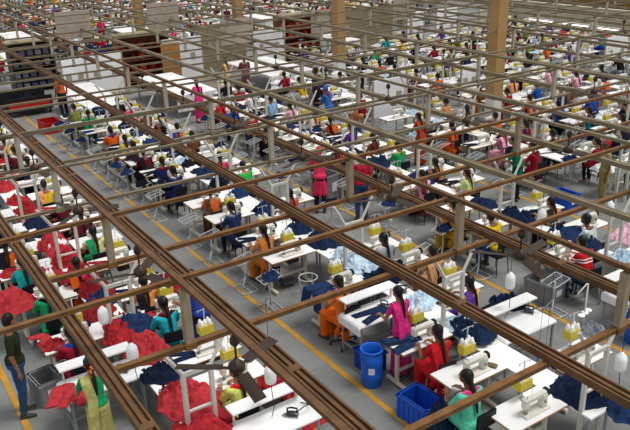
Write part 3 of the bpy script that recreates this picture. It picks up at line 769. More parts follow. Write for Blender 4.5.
# ------------------------------------------------------------ rows of workstations
AY = [2.15]+[6.75+4.25*k for k in range(9)]
BY = [a+1.62 for a in AY]
ROWS = ['far-left row', 'row left of the main aisle', 'row right of the main aisle', 'second row right of main aisle']
ROWS += ['%s row right of main aisle' % ORD[i] for i in range(2, 18)]
NEARD, MIDD = 15.5, 25
def zone(x, y):
    if y < 5.2: return 'red' if random.random() < .8 else random.choice(['navy', 'white'])
    if y < 14: return 'navy' if random.random() < .85 else random.choice(['black', 'light blue'])
    r = random.random()
    if y < 19 and x > -14: return 'white' if r < .6 else 'navy'
    return 'white' if r < .6 else random.choice(['black', 'navy', 'grey', 'red', 'light blue', 'cream'])
custom = {  # hips x, y offset, kind, top, lower cloth, words
 (0, 'a'): [(-9.05, -.1, 'S:sari', 'green', '#a9a262', 'woman with orange flowers in her braid wearing a pale olive sari'), (-10.5, .05, 'kurta', 'crimson', 'blue', None), (-12.25, .1, 'kurta', 'green', '#15181d', None),
            (-13.7, .05, 'sari', 'teal', 'teal', None), (-14.75, -.05, 'sari', 'orange', 'black', None)],
 (0, 'b'): [(-8.0, .05, 'kurta', '#c9cf6a', '#d02a30', 'girl in pale yellow top with a red scarf'), (-10.5, 0, 'kurta', '#22a5b3', 'maroon', None), (-11.5, 0, 'sari', '#d98a4a', 'black', None), (-13.0, -.75, 'sari', 'pink', 'orange', None),
            (-14.3, 0, 'sari', '#c9c58a', 'green', None), (-15.5, .1, 'sari', 'maroon', 'maroon', None)],
 (1, 'a'): [(-5.98, -.42, 'kurta', '#58c0a0', '#e2548a', 'woman in mint green top with a pink scarf'), (-7.15, .05, 'sari', 'red', '#c2202a', None), (-8.12, .06, 'S:sari', '#d8317f', '#d8317f', None),
            (-9.4, -.18, 'sari', '#e08a48', '#e0641c', None), (-12.2, -.1, 'sari', '#d98a52', '#c8762f', None), (-13.75, 0, 'kurta', '#26305a', '#8d98ae', None), (-14.9, 0, 'sari_bun', '#d9662a', '#5a3a26', None),
            (-16.95, 0, 'kurta', '#1c2450', '#b9bfcb', None), (-17.85, 0, 'kurta', '#222a55', '#9c1c2c', None), (-19.0, 0, 'sari_bun', 'maroon', 'black', None), (-19.8, 0, 'kurta', '#3b2630', '#c9b26a', None), (-20.6, 0, 'sari', 'peach', '#b5ab4c', None)],
 (1, 'b'): [(-8.05, .0, 'sari', '#d9ae5b', 'purple', None), (-9.35, .3, 'sari', '#c99568', '#c99568', None), (-10.35, -.05, 'kurta', 'grey', '#c9ced6', None), (-13.7, -.15, 'sari', '#c8472c', 'crimson', None),
            (-16.15, .0, 'shirt', '#2fae4c', 'green', 'child-sized person in bright green shirt'), (-17.3, -.2, 'sari', '#d8415e', 'crimson', None)],
 (2, 'a'): [(-7.85, .2, 'shirt', '#b81e26', 'red', 'man in red shirt with white stripes across the shoulders'), (-9.8, -.2, 'shirt', '#e0c21e', 'yellow', None), (-10.9, -.3, 'sari', '#d99a2a', '#b98a26', None), (-12.8, .45, 'sari', 'pale pink', 'maroon', None),
            (-14.7, .15, 'sari_bun', '#e0622a', 'orange', None), (-16.0, .1, 'sari', '#b03a2c', 'black', None)],
 (2, 'b'): [(-6.95, -.75, 'sari', '#c8352c', '#c8352c', None), (-8.5, -.4, 'shirt', '#b9c3c0', 'grey', None), (-9.7, -.2, 'sari', '#c99a6a', '#2b2622', None), (-12.2, -.25, 'sari', '#b4c27a', '#b4c27a', None), (-13.3, -.3, 'sari', '#c9753a', 'black', None),
            (-15.0, -.1, 'kurta', '#2c9a5e', '#d8c66a', None)],
 (3, 'a'): [(-12.7, .1, 'kurta', 'crimson', 'maroon', None), (-14.2, .45, 'sari', '#cc6f92', 'pale pink', None), (-15.6, -.2, 'sari', '#c8402a', 'orange', None)],
}
extra_tables = {(1, 'a'): [-5.54, -11.87], (0, 'b'): [-9.55], (1, 'b'): [-6.0]}
iron_tabs = {(1, 'a'): [-8.9], (0, 'a'): [-9.75], (0, 'b'): [-7.35], (1, 'b'): [-7.15], (2, 'a'): [-6.75]}
OBST = [(-17, 18.15, .8, .95), (-25.8, 18.1, .8, .95), (-34.6, 18, .8, .8), (-38.5, 14.2, .8, .8), (-19.9, 16.1, .5, 1.3), (-20.6, 20.6, .5, 1.1), (-20.5, 29.5, .5, 1.5), (-31.5, 33.2, .5, 2), (-12.4, 14.3, .5, .6), (-16.2, 14.3, .6, .6), (-23.2, 15.2, .5, .5), (-20.6, 14, .5, .5), (-25.1, 11.2, .4, .4),
        (-10.9, 15.4, .8, .9), (-18.2, 9.9, .1, .1), (-41, 8.2, 2.3, 1.7), (-48, 10, 2.3, 1.7), (-45, 16, 2.3, 1.7), (-50, 20, 2.3, 1.7), (-44, 25, 2.3, 1.7)]
def blocked(x, y): return any(abs(x-a) < c+.3 and abs(y-b) < d for a, b, c, d in OBST)
no_table_for = {(1, 'a'): [-8.12], (0, 'a'): [-9.05]}
ST = []   # all stations: depth, row index, tablex, rowy, person spec or None, kind
def HY(t): return t.replace('light blue', 'light-blue').replace('pale pink', 'pale-pink')
def name_of(c):
    return c if not c.startswith('#') else None
def cword(hexc):
    best = None
    c = np.array([int(hexc[i:i+2], 16) for i in (1, 3, 5)])
    for n_, h_ in PAL+[('grey', '#8a8f94'), ('tan', '#c99a6a'), ('khaki', '#b5ab4c')]:
        d = ((np.array([int(h_[i:i+2], 16) for i in (1, 3, 5)])-c)**2).sum()
        if best is None or d < best[0]: best = (d, n_)
    return best[1]
def cw(c): return cword(c) if c.startswith('#') else c
for k in range(10):
    for ab, ys in (('a', AY), ('b', BY)):
        y = ys[k]; ri = 2*k+(ab == 'b'); cu = custom.get((k, ab), []); nt = no_table_for.get((k, ab), [])
        for c in cu: ST.append(dict(ri=ri, tx=(None if c[0] in nt else c[0]-.68), y=y, p=c, near=True))
        for tx in extra_tables.get((k, ab), []): ST.append(dict(ri=ri, tx=tx, y=y, p=None, near=True))
        for tx in iron_tabs.get((k, ab), []): ST.append(dict(ri=ri, tx=tx, y=y, p=None, iron=True, near=True))
        x = min([c[0] for c in cu]+[-3.6])-random.uniform(1.1, 1.3)
        end = (-25.6 if k < 4 else -30.8) if k else -31
        while x > -79:
            if x < end and x > -37.5: x = -37.5-random.uniform(0, .5)
            if y > 34.5 and x > -45: x -= 1.2; continue
            if seen(x, y, .9, 15):
                p = None
                if random.random() < .86:
                    kind = random.choice(['sari', 'sari', 'sari_bun', 'kurta', 'kurta', 'shirt'])
                    if x > -9 and k > 2: kind = random.choice(['sari', 'kurta'])
                    t_ = random.choice(RPAL); s_ = random.choice(RSEC)
                    p = (x, random.uniform(-.12, .12), kind, t_, s_, None)
                # fixed columns keep clear
                if not blocked(x-.3, y+.1):
                    ST.append(dict(ri=ri, tx=x-.66, y=y, p=p))
            x -= random.uniform(1.1, 1.3)
for s in ST:
    x = s['tx'] if s['tx'] is not None else s['p'][0]
    s['d'] = proj(x, s['y'], .8)[2]; s['x'] = x
    s['vis'] = seen(x, s['y'], .8, 20)
ST = [s for s in ST if s['vis']]
ST.sort(key=lambda s: s['d'])
cnt = {}
rowsort = {}
for s in ST: rowsort.setdefault(s['ri'], []).append(s)
for ri, L in rowsort.items():
    L.sort(key=lambda s: -s['x'])
    n_ = 0
    for s in L:
        if s['tx'] is not None and not s.get('iron'): s['ord'] = n_; n_ += 1
        else: s['ord'] = max(n_-1, 0)
far_people = []; far_tables = []; far_mach = []; far_stand = []; far_heap = []
nP = nT = nH = 0
LIM = 285
for s in ST:
    zw = ''
    ri, y, d = s['ri'], s['y'], s['d']; rown = ROWS[ri]; o_ = ordw(s['ord']); zc = zone(s['x'], y); zw = HY(zc)
    grpz = 'in the '+rown; yy = y+.2; tx = s['tx']
    where = '%s from front, %s' % (o_, rown)
    indiv = d < 200 and nT < LIM
    if s.get('iron'):
        inst(ITAB, (tx, yy, 0), 0, 'ironing table with white padded top and raised shelf, %s' % rown, 'ironing tables')
        continue
    if tx is not None:
        nT += 1
        if indiv:
            lab = 'white-topped sewing table, %s' % where
            if d < NEARD: inst(TABLE, (tx, yy, 0), 0, lab, 'sewing tables '+grpz)
            else: tag(put('sewing_table', TABLE_M, loc=(tx, yy, 0)), lab, 'sewing table', 'sewing tables '+grpz)
            lab = 'off-white sewing machine on table %s' % where
            my = yy+.04; mx = tx+.1
            if d < NEARD: inst(MACH, (mx, my, .762), 0, lab, 'sewing machines '+grpz)
            else: tag(put('sewing_machine', MACH_M, loc=(mx, my, .762)), lab, 'sewing machine', 'sewing machines '+grpz)
            lab = 'yellow thread stand on table %s' % where
            sx, sy = tx-.2, yy+.12+random.uniform(-.03, .03)
            if d < NEARD: inst(STAND, (sx, sy, .762), 0, lab, 'thread stands '+grpz)
            elif random.random() < .7: tag(put('thread_stand', STAND_M, loc=(sx, sy, .762)), lab, 'thread stand', 'thread stands '+grpz)
            # work in hand
            if random.random() < .55 and zc != 'none':
                me = random.choice(STRIPS)
                sc_ = .75; heap(me, tx+.02, yy-.18, .764, zc, '%s cloth pieces laid on table %s' % (zw, where), 'cloth pieces being sewn', 'cloth_piece', 'garment', -PI/2+random.uniform(-.35, .35), .55, .7, .8)
            # bundle stand on the aisle side, with garments draped
            by = y-.6 if ri % 2 == 0 else y+.98
            bx = tx+.62
            if not any(abs(bx-a_) < .6 and abs(by-b_) < .5 for a_, b_, c_, d_ in OBST[:4]) and not (y > 6 and y < 9 and tx > -10.4) and ri > 0 and not (ri == 1) and not (ri in (2,) and tx > -11.3):
                lab = 'white wire bundle stand by table %s' % where
                if d < NEARD+2: inst(CLAMP, (bx, by, 0), 0, lab, 'bundle stands '+grpz)
                else: tag(put('bundle_stand', CLAMP_M, loc=(bx, by, 0)), lab, 'bundle stand', 'bundle stands '+grpz)
                if random.random() < .4:
                    heap(random.choice(HEAPS), bx+.02, by+.02, .69, zc, '%s garments on bundle stand by table %s' % (zw, where), 'garments on the bundle stands', sx=.52, sy=.66, sz=.7)
            # heap on the centre bench side
            nH += 1; hy = y+1.0 if ri % 2 == 0 else y-.62
            bench_ok = s['x'] > -25.6 or ri < 2 or (ri > 7 and s['x'] > -31)
            if not bench_ok: far_heap.append((tx, yy, zc))
            elif nH < 235 and random.random() < .93 and not (ri == 3 and tx > -8) and not (ri == 2 and tx > -7):
                heap(random.choice(HEAPS if d < 20 else LOWH), tx+random.uniform(-.1, .3), hy, .74, zc, '%s garments on bench by table %s' % (zw, where), 'garment heaps on benches', sx=random.uniform(.8, 1.15), sy=.85, sz=random.uniform(.8, 1.3))
            if nH < 200 and random.random() < .3 and s['p'] is not None and d > 11:
                heap(random.choice(LOWH), tx+.05, yy-.32, .764, zc, '%s garment heap on table %s' % (zw, where), 'garment heaps on tables', sx=.8, sy=.8, sz=1)
        else:
            far_tables.append((tx, yy)); far_heap.append((tx, yy, zc))
    p = s['p']
    if p is None: continue
    nP += 1
    px_, py_, kind, top, sec, words = p; X = px_+.06; Y = y+p[1]
    if nP <= LIM and (indiv or tx is None):
        st = kind.startswith('S:'); kd = kind.split(':')[-1]
        w0 = words or HY('%s in %s %s%s' % ('man' if kd == 'shirt' else 'woman', cw(top), {'sari': 'sari blouse', 'sari_bun': 'sari blouse', 'kurta': 'kurta', 'shirt': 'shirt'}[kd], ' and %s drape' % cw(sec) if kd != 'shirt' and cw(sec) != cw(top) else ''))
        lab = '%s, %s' % (w0, ('' if words else 'standing, ' if st else '%s seat, ' % o_)+rown)
        mm = dress(top, sec)
        if st:
            o = inst(P_STAND[kd], (X, Y, 0), 0, lab, 'garment workers', mm); o.scale = (.92, .92, .92); continue
        if d < NEARD+1.5: inst(P_NEAR[kd], (X, Y, 0), random.uniform(-.12, .12), lab, 'garment workers', mm)
        elif d < MIDD: inst(P_MID[kd], (X, Y, 0), random.uniform(-.25, .25), lab, 'garment workers', mm)
        else:
            o = put('person', random.choice(FARM), loc=(X, Y, 0), rz=random.uniform(-.3, .3)); tag(o, lab, 'person', 'garment workers')
            for i_, m_ in ((0, mm['body']), (2, mm['blouse']), (3, mm['sari_skirt'])): o.material_slots[i_].link = 'OBJECT'; o.material_slots[i_].material = m_
        cl = 'black work %s at table %s' % ('chair' if s['ord'] % 2 else 'stool', where)
        if d < NEARD: inst(CHAIR if s['ord'] % 2 else STOOL, (X+.0, Y, 0), random.uniform(-.2, .2), cl, 'seats '+grpz)
        elif d < MIDD: tag(put('work_stool', STOOL_M, loc=(X, Y, 0)), 'black work stool at table %s' % where, 'stool', 'seats '+grpz)
    else:
        far_people.append((X, Y, top, sec))

# centre benches, 1.2 m units
gb = G(); gb.box(-.6, .6, -.23, .23, .7, .735, 0, b=.004)
for sx in (-1, 1):
    for sy in (-1, 1): gb.box(sx*.55-.015, sx*.55+.015, sy*.19-.015, sy*.19+.015, 0, .7, 1)
BM = gb.mesh('centre_bench', [M['top'], M['grey']])
nb = 0
for k in range(9):
    yb = AY[k]+.98; n_ = 0
    for i in range(24):
        x = -5.5-1.22*i
        if not seen(x, yb, .7, 15) or (k and x < (-25.6 if k < 4 else -30.8)): continue
        if blocked(x, yb): continue
        if (yb > 34): continue
        tag(put('centre_bench', BM, loc=(x, yb, 0)), 'white centre bench unit, %s from the front, beside the %s' % (ordw(n_), ROWS[2*k]), 'bench', 'centre benches beside the '+ROWS[2*k]); n_ += 1

# ------------------------------------------------------------ far stuff beyond the countable ones
def bulk(name, gsrc, items, mats, label, cat):
    vs = []; fs = []; mi = []; o = 0
    V0 = np.array([tuple(v) for v in gsrc.v]); nv = len(V0)
    for it in items:
        x, y = it[0], it[1]; mp = it[2]
        vs.append(V0+np.array([x, y, 0])); fs += [tuple(i+o for i in f) for f in gsrc.f]; mi += [mp[m_] for m_ in gsrc.m]; o += nv
    if not vs: return
    me = bpy.data.meshes.new(name); me.from_pydata(np.concatenate(vs).tolist(), [], fs); me.update()
    for mt in mats: me.materials.append(mt)
    me.polygons.foreach_set('material_index', mi)
    return tag(put(name, me), label, cat, kind='stuff')
pm_ = [M['skin'], M['hair']]+[cloth(h) for _, h in PAL]
names = [n for n, _ in PAL]
bulk('people', FAR[0], [(x, y, {0: 0, 1: 1, 2: 2+names.index(t) if t in names else 2, 3: 2+names.index(s_) if s_ in names else 3}) for x, y, t, s_ in far_people], pm_, 'crowd of tiny garment workers in the most distant sewing lines', 'people')
gt = G(); gt.box(-.3, .3, -.525, .525, .73, .762, 0)
for sy in (-1, 1): gt.box(-.26, .26, sy*.42-.025, sy*.42+.025, 0, .73, 1)
gt.box(-.07, .07, -.2, .3, .762, .8, 2); gt.box(-.05, .05, .15, .25, .8, 1.02, 2); gt.box(-.05, .05, -.15, .15, .95, 1.05, 2); gt.box(-.2, -.13, .1, .3, .95, 1.06, 3)
bulk('sewing_tables', gt, [(x, y, {0: 0, 1: 1, 2: 2, 3: 3}) for x, y in far_tables], [M['top'], M['cream'], M['machine'], M['yellow']], 'distant white sewing tables with machines in the farthest lines', 'sewing tables')
gh = G(); gh.ell((.1, .75, .8), (.4, .25, .16), 8); gh.ell((0, -.3, .78), (.2, .2, .1), 7)
hc = ['white', 'navy', 'black', 'grey', 'red', 'light blue', 'cream']
bulk('garment_heaps', gh, [(x, y, {0: hc.index(z) if z in hc else 0}) for x, y, z in far_heap if random.random() < .8], [cloth(CL[c][0]) for c in hc], 'distant heaps of white and dark garments in the farthest lines', 'garments')

# ------------------------------------------------------------ standing people
def stand(kd, x, y, rz, label, top, sec, extra=None, skin=None):
    o = inst(P_STAND[kd], (x, y, 0), rz, label, 'people standing', dress(top, sec, skin))
    if extra:
        for c in o.children:
            n_ = c.name.split('.')[0]
            if n_ in extra: setm(c, extra[n_])
    return o
stand('tee', -10.66, 1.33, -PI/2-.2, 'man in dark green shirt and blue jeans standing on the yellow line', '#27301f', 'navy', {'trousers': M['jeans']})
stand('kurta', -10.35, 4.3, .3, 'person in royal blue top leaning at the edge of the main aisle', '#2b3f9a', '#20284a')
stand('kurta', -14.85, 9.75, -.6, 'person in bright pink top and head scarf standing beside tall grey crate', '#e0385e', '#e86f86', {'hair': cloth('#c8384c')})
stand('tee', -13.75, 10.25, -.4, 'person in red shirt and blue jeans standing in the second aisle', '#b8243c', 'navy', {'trousers': M['jeans']})
stand('kurta', -12.4, 14.3, .5, 'person in dark green kurta bending over a table beyond the third row', '#156e4c', '#1e3f8a')
stand('tee', -10.7, 15.55, .9, 'man in khaki clothes and red cap standing beside blue crate', '#8f8556', 'olive', {'hair': cloth('#a82024'), 'trousers': cloth('#8f8556')})
stand('sari', -25.1, 11.2, 0, 'woman in bright pink dress standing beside the white cutting table', '#e0357a', '#e0357a')
stand('tee', -29.2, 7.3, .3, 'person in orange-brown top standing at black trolley by main aisle', '#b5562e', 'black', {'trousers': M['black']})
stand('tee', -23.2, 15.2, .4, 'person in dark clothes standing beside white fabric rack', '#2a2634', 'black', {'trousers': M['black']})
stand('sari', -28.4, 14.1, .2, 'dark-haired woman standing at the left end of wide cutting table', '#b58a6a', '#c9a86a')
stand('kurta', -27.7, 14.6, -.2, 'dark-haired woman in brown standing at the wide cutting table', '#7a4a4a', '#d8c7a0')
stand('sari', -16.2, 14.3, .1, 'woman in red-brown sari standing at the painted column base', '#a8402a', '#a8402a')
stand('kurta', -20.6, 14.0, .2, 'woman with blue head scarf standing left of the white pocketed panel', '#3b63a8', '#a02a3c', {'hair': cloth('#4a63a8')})

# ------------------------------------------------------------ near special pieces
def I(x, y, z, rz, lab): inst(IRON, (x, y, z), rz, lab, 'steam irons')
I(-7.3, 8.95, .782, .6, 'dark steam iron with cord on white ironing table beyond the bench')
I(-7.28, 4.2, .782, .9, 'dark steam iron on the ironing table nearest the bottom edge')
I(-9.7, 2.65, .782, 1.0, 'steam iron on the ironing table of the olive sari woman')
I(-8.9, 7.1, .782, .4, 'steam iron on the ironing table of the woman in pink')
I(-8.9, 3.05, .74, 1.3, 'steam iron on the centre bench left of the main aisle')
I(-9.2, 7.75, .74, .7, 'steam iron on the centre bench behind the woman in pink')
for i, (x, y, z, lab) in enumerate(((-10.3, 2.66, 1.35, 'hanging white water bottle above the red cloth, left of its twin'), (-9.0, 2.65, 1.35, 'hanging white water bottle above the ironing table of olive sari woman'),
        (-7.35, 3.95, 1.38, 'hanging white water bottle at the table nearest the bottom edge'), (-7.3, 8.45, 1.4, 'hanging white water bottle next to the second yellow line'),
        (-8.2, 10.2, 1.8, 'hanging white water bottle near the right-hand ceiling fan'), (-8.45, 12.6, 1.3, 'hanging white water bottle beside the pink cloth heap'), (-4.9, 8.0, 1.3, 'hanging white water bottle at the lower right'))):
    inst(JUG, (x, y, z), 0, lab, 'hanging water bottles')
def hp(me, x, y, z, c, lab, sx=1, sy=1, sz=1, rz=None, grp=None): heap(me, x, y, z, c, lab, grp, rz=rz, sx=sx, sy=sy, sz=sz)
hp(BIGH[0], -10.75, 7.85, .74, 'light blue', 'wide heap of pale blue garments on the bench behind empty sewing table', 1.35, .95, .8, 0)
hp(BIGH[1], -11.9, 8.0, .76, 'navy', 'large navy denim heap behind the pale blue garments', 1, .9, .9)
hp(HEAPS[0], -10.2, 7.9, .82, 'light blue', 'loose pale blue garments sliding off the end of the bench', .9, .9, .7)
hp(HEAPS[1], -7.65, 7.8, .74, 'light blue', 'pale blue garments on the bench beside the woman in red', 1.3, .9, .5)
hp(HEAPS[2], -7.25, 7.75, .8, 'navy', 'navy denim heap lying on the bench next to the woman in red', .8, .9, 1.1)
hp(BIGH[0], -5.35, 7.9, .74, 'navy', 'large navy denim heap beside the front sewing machine', 1.0, 1.0, 1.05, 1.2)
hp(BIGH[1], -4.65, 8.1, .74, 'navy', 'navy denim heap cut by the bottom right edge', .8, .8, .8)
hp(BIGH[1], -6.35, 6.1, .2, 'navy', 'navy denim garments tumbling into blue crate on the floor', .75, .6, 1.6)
hp(HEAPS[0], -7.75, 8.95, .76, 'navy', 'navy cloth heap in front of woman in purple and yellow', 1, .8, .9)
for i, (x, y, z, s_) in enumerate(((-8.4, 3.2, .74, 1.25), (-7.6, 3.0, .74, 1.1), (-8.65, 4.75, .3, 1.1), (-8.1, 4.85, .0, 1.1), (-10.85, 3.05, .74, .9), (-10.1, 3.2, .74, 1.0), (-11.75, 2.95, .74, .8), (-12.5, 3.2, .74, .8), (-13.3, 3.1, .74, .85), (-14.3, 3.1, .74, .8), (-15.3, 3.1, .74, .85), (-12.9, 1.75, .77, 1.0), (-13.6, 2.6, .74, .9), (-7.0, 2.3, .3, 1.2), (-11.9, 4.3, .76, .8))):
    hp(BIGH[i % 2], x, y, z, 'red', 'heap of bright red garments %s' % ['on the bench left of the girl in pale yellow', 'spilling towards the bottom edge', 'hanging beside the girl in pale yellow', 'on floor right of the girl in pale yellow',
        'behind the left hanging bottle', 'between the two hanging bottles', 'beside the woman in crimson', 'right of the woman in green', 'on the bench behind the woman in green', 'on the bench beside woman in teal', 'on the bench farther than teal woman',
        'in the lap of the woman in teal', 'on the left bench edge by teal sari', 'at the bottom edge left of blue crate', 'by the woman in orange-brown blouse'][i], s_*.9, s_*.85, 1.0 if z else 1.5, grp='heaps of red garments')
hp(BIGH[0], -10.9, 1.1+2.2, .74, 'navy', 'dark navy garment heap among the red ones', .8, .7, 1.1)
hp(BIGH[1], -8.2, 13.1, .76, 'pale pink', 'pale pink printed cloth heap behind man in striped shirt', 1.1, .9, .8)
hp(BIGH[0], -8.9, 12.0, .76, 'navy', 'navy garment heap in front of man in grey shirt', .8, 1.1, .8)
def strip(x, y, z, c, lab, rz, sx=1, sy=1, me=None, sz=1): heap(me or STRIPS[0], x, y, z, c, lab, 'laid out cloth pieces', 'cloth_piece', 'garment', rz, sx, sy, sz)
strip(-7.8, 6.95, .765, 'navy', 'navy trousers laid flat at the table end nearest the blue barrel', -PI/2-.1, .85, 1.1, STRIPS[1])
strip(-8.85, 7.1, .785, 'navy', 'navy trouser legs laid on the ironing table of woman in pink', -PI/2+.1, .9, .9)
strip(-10.1, 6.85, .765, 'navy', 'navy cloth draped over the table end before the orange sari woman', -PI/2, .9, 1.1, DRAPES[0])
strip(-9.7, 1.95, .785, 'red', 'red trouser pair laid on the table beside olive sari woman', -.4, .7, .9)
strip(-8.35, 3.3, .74, 'red', 'long red trousers laid on a bench at the bottom left', .1, 1, 1)
strip(-11.5, 2.0, .765, 'red', 'folded red garment on the white table behind grey crate', -1.2, .35, 1)
strip(-9.85, 1.8, .785, 'red', 'red cloth strip across the table edge by the grey crate', -.2, .7, 1.2, STRIPS[1])
r_ = thing('wire_stool', 'round white wire stool under the empty sewing table by the pale blue heap', 'stool', (-11.35, 7.1, 0))
g = G(); P_ = [(.19*math.cos(2*PI*k/20), .19*math.sin(2*PI*k/20), .36) for k in range(21)]; g.tube(P_, .014, 6); g.build('ring', M['stand'], r_)
for k in range(3): a_ = 2*PI*k/3; G().tube([(.19*math.cos(a_), .19*math.sin(a_), .36), (.13*math.cos(a_), .13*math.sin(a_), 0)], .011, 6).build('leg', M['stand'], r_)
# flowers in the braid, stripes on the red shirt
for o in list(C.objects):
    l_ = o.get('label', '')
    if l_.startswith('woman with orange flowers'):
        h_ = skeleton('stand', .14)['head']; g = G()
        for k in range(7): g.ell(h_+V(.12+.012*(k % 2), .02*math.sin(k*2), .0-.03*k), (.022, .024, .02), 8)
        blob(g, 'hair_flowers', cloth('#e2702a'), .008, 1, o)
    if l_.startswith('man in red shirt with white'):
        mt = cloth('#b81e26').copy(); mt.name = 'striped_red_cloth'; nt = mt.node_tree; b_ = nt.nodes['Principled BSDF']
        tc = nt.nodes.new('ShaderNodeTexCoord'); sp = nt.nodes.new('ShaderNodeSeparateXYZ'); nt.links.new(tc.outputs['Object'], sp.inputs[0])
        rp = nt.nodes.new('ShaderNodeValToRGB'); rp.color_ramp.interpolation = 'CONSTANT'; e = rp.color_ramp.elements
        r0 = lin('#b81e26')+(1,); w0_ = lin('#e8e4e0')+(1,); e[0].color = r0; e[1].position = .84; e[1].color = w0_
        for ps, c_ in ((.865, r0), (.895, w0_), (.92, r0)): q = e.new(ps); q.color = c_
        nt.links.new(sp.outputs['Z'], rp.inputs['Fac']); nt.links.new(rp.outputs['Color'], b_.inputs['Base Color'])
        for c in o.children:
            if c.name.startswith('shirt'): setm(c, mt)
# purse, card and sign
g = G().box(-.1, .1, -.05, .05, 0, .045, b=.02); tag(g.build('purse', mat('#6d5a30', .5, 0, .3, 40), loc=(-6.55, 7.3, .765), rz=.5), 'brown and gold purse on the table of woman in mint top', 'purse')
r_ = thing('table_sign', 'small blue hanging sign above the long white bench', 'sign', (-6.0, 7.75, 1.05), .3)
G().box(-.006, .006, -.16, .16, 0, .12).build('panel', M['bluedark'], r_)
g = G()
for k, w_ in enumerate((.12, .09)): g.box(.006, .009, -w_, w_, .07-.035*k, .085-.035*k)
g.build('lettering', M['label'], r_); G().tube([(0, -.14, .12), (0, -.14, 1.75)], .003, 4).tube([(0, .14, .12), (0, .14, 1.75)], .003, 4).build('cord', M['wire'], r_)
# white thread-holder tree at right by the second yellow line
r_ = thing('thread_tree', 'white branched thread tree standing over the second yellow line', 'thread stand', (-6.55, 9.45, 0), .2)
G().tube([(0, 0, 0), (0, 0, 1.52)], .014, 8).lathe([(.16, 0), (.16, .02)], n=16).build('pole', M['frame'], r_); G().tube([(0, -.35, 1.44), (0, 0, 1.52), (0, .35, 1.44)], .013, 6).build('arm', M['frame'], r_)
for y in (-.12, 0, .12): G().lathe([(.06, .95), (.062, .96), (.03, .965)], (0, y, 0), 12).build('spool_plate', M['thread'], r_)
hp(HEAPS[2], -6.25, 9.35, .765, 'grey', 'brown-grey lace heap on the table by the white thread tree', .7, .7, .9)

# ------------------------------------------------------------ cutting area: racks, trolleys, tables, boards
def cut_table(x, y, L, W, lab):
    r_ = thing('cutting_table', lab, 'cutting table', (x, y, 0), 0, 'white cutting tables')
    G().box(-L/2, L/2, -W/2, W/2, .84, .9, b=.01).build('tabletop', M['top'], r_)
    for sx in (-1, 0, 1):
        for sy in (-1, 1): G().box(sx*(L/2-.1)-.03, sx*(L/2-.1)+.03, sy*(W/2-.08)-.03, sy*(W/2-.08)+.03, 0, .84).build('leg', M['grey'], r_)
    g = G(); n = 12
    for i in range(n):   # hanging front cloth with pleats
        y0 = -W/2+W*i/n; y1 = y0+W/n; dx = .02 if i % 2 else 0
        g.box(L/2+.005+dx, L/2+.02+dx, y0, y1, .25, .86)
    g.build('cloth_skirt', M['linen'], r_)
    return r_
cut_table(-28.6, 8.2, 4.6, 1.5, 'long white cutting table nearest the red crate')
cut_table(-28.3, 11.6, 4.4, 1.7, 'long white cutting table beside the woman in bright pink')
cut_table(-28.9, 16.4, 4.2, 2.2, 'wide white cutting table below the third hanging board')
cut_table(-33.5, 23.0, 3, 1.6, 'white cutting table beyond the second tan column')
for i, (x, y) in enumerate(((-41, 8.2), (-48, 10), (-45, 16), (-50, 20), (-44, 25))):
    cut_table(x, y, 3.2, 2.0, ['white layout table', 'wide white layout table', 'pale layout table', 'small white layout table', 'white spreading table'][i]+' in the distance behind %s hanging board' % ORD[i])
def rack(x, y, W, h_, woodm, items, lab):
    r_ = thing('storage_rack', lab, 'rack', (x, y, 0), 0, 'tall storage racks')
    g = G()
    for sy in (-1, 1): g.box(-.35, .35, sy*W/2-.03, sy*W/2+.03, 0, h_)
    g.box(-.36, -.33, -W/2, W/2, 0, h_); g.build('carcass', woodm, r_)
    G().box(-.45, .4, -W/2-.1, W/2+.1, h_, h_+.05).build('top_board', M['tan'], r_)
    ns = 4
    for k in range(ns): G().box(-.33, .34, -W/2+.03, W/2-.03, .15+k*(h_-.3)/ns, .18+k*(h_-.3)/ns).build('shelf', woodm, r_)
    n_ = 0
    for k in range(ns):
        for q in range(5):
            yy = y-W/2+.2+q*(W-.3)/4.6
            o = G().box(-.2, .22, -.13, .13, 0, .2+.12*random.random(), b=.04).build('cloth_bundle', cloth(random.choice(items)), loc=(x+.05, yy, .182+k*(h_-.3)/ns))
            tag(o, '%s cloth bundle on shelf %s of the %s' % (cw(random.choice(items)), ORD[k], lab.split(',')[0]), 'bundle', 'cloth bundles on racks')
RD = ['#8e2420', '#a83a2a', '#6d1a1a', '#c05a3a']; BK = ['#4b4752', '#5d5868', '#77727c', '#5f5462']
rack(-35.2, 7.7, 1.9, 2.2, mat('#4a443c', .7, 0, .2, 3), BK, 'black rack of dark cloth, leftmost')
rack(-33.2, 12.2, 2.4, 2.3, M['woodred'], RD, 'red-brown rack of red bundles, second from left')
rack(-33.6, 20.9, 2.4, 2.3, M['woodred'], RD, 'orange-brown rack right of centre board')
def panel(x, y, z0, W, h_, mt, lab, nm='partition_panel', cat='panel', grp=None, legs=True, cord=False, th=.04):
    r_ = thing(nm, lab, cat, (x, y, 0), 0, grp)
    G().box(-th/2, th/2, -W/2, W/2, z0, z0+h_, b=.005).build('panel', mt, r_)
    g = G()
    for s in (-1, 1):
        if legs: g.box(-.03, .03, s*W/2-.03, s*W/2+.03, 0, z0+h_)
        if cord: g.tube([(0, s*W*.4, z0+h_), (0, s*W*.4, 3.52)], .01, 5)
    g.build('post' if legs else 'hanger', M['post_far'], r_)
    for a_ in (-.25, .25): G().box(th/2, th/2+.008, W*a_-.12, W*a_+.12, z0+h_*.45, z0+h_*.62).build('notice', M['post_far'], r_)
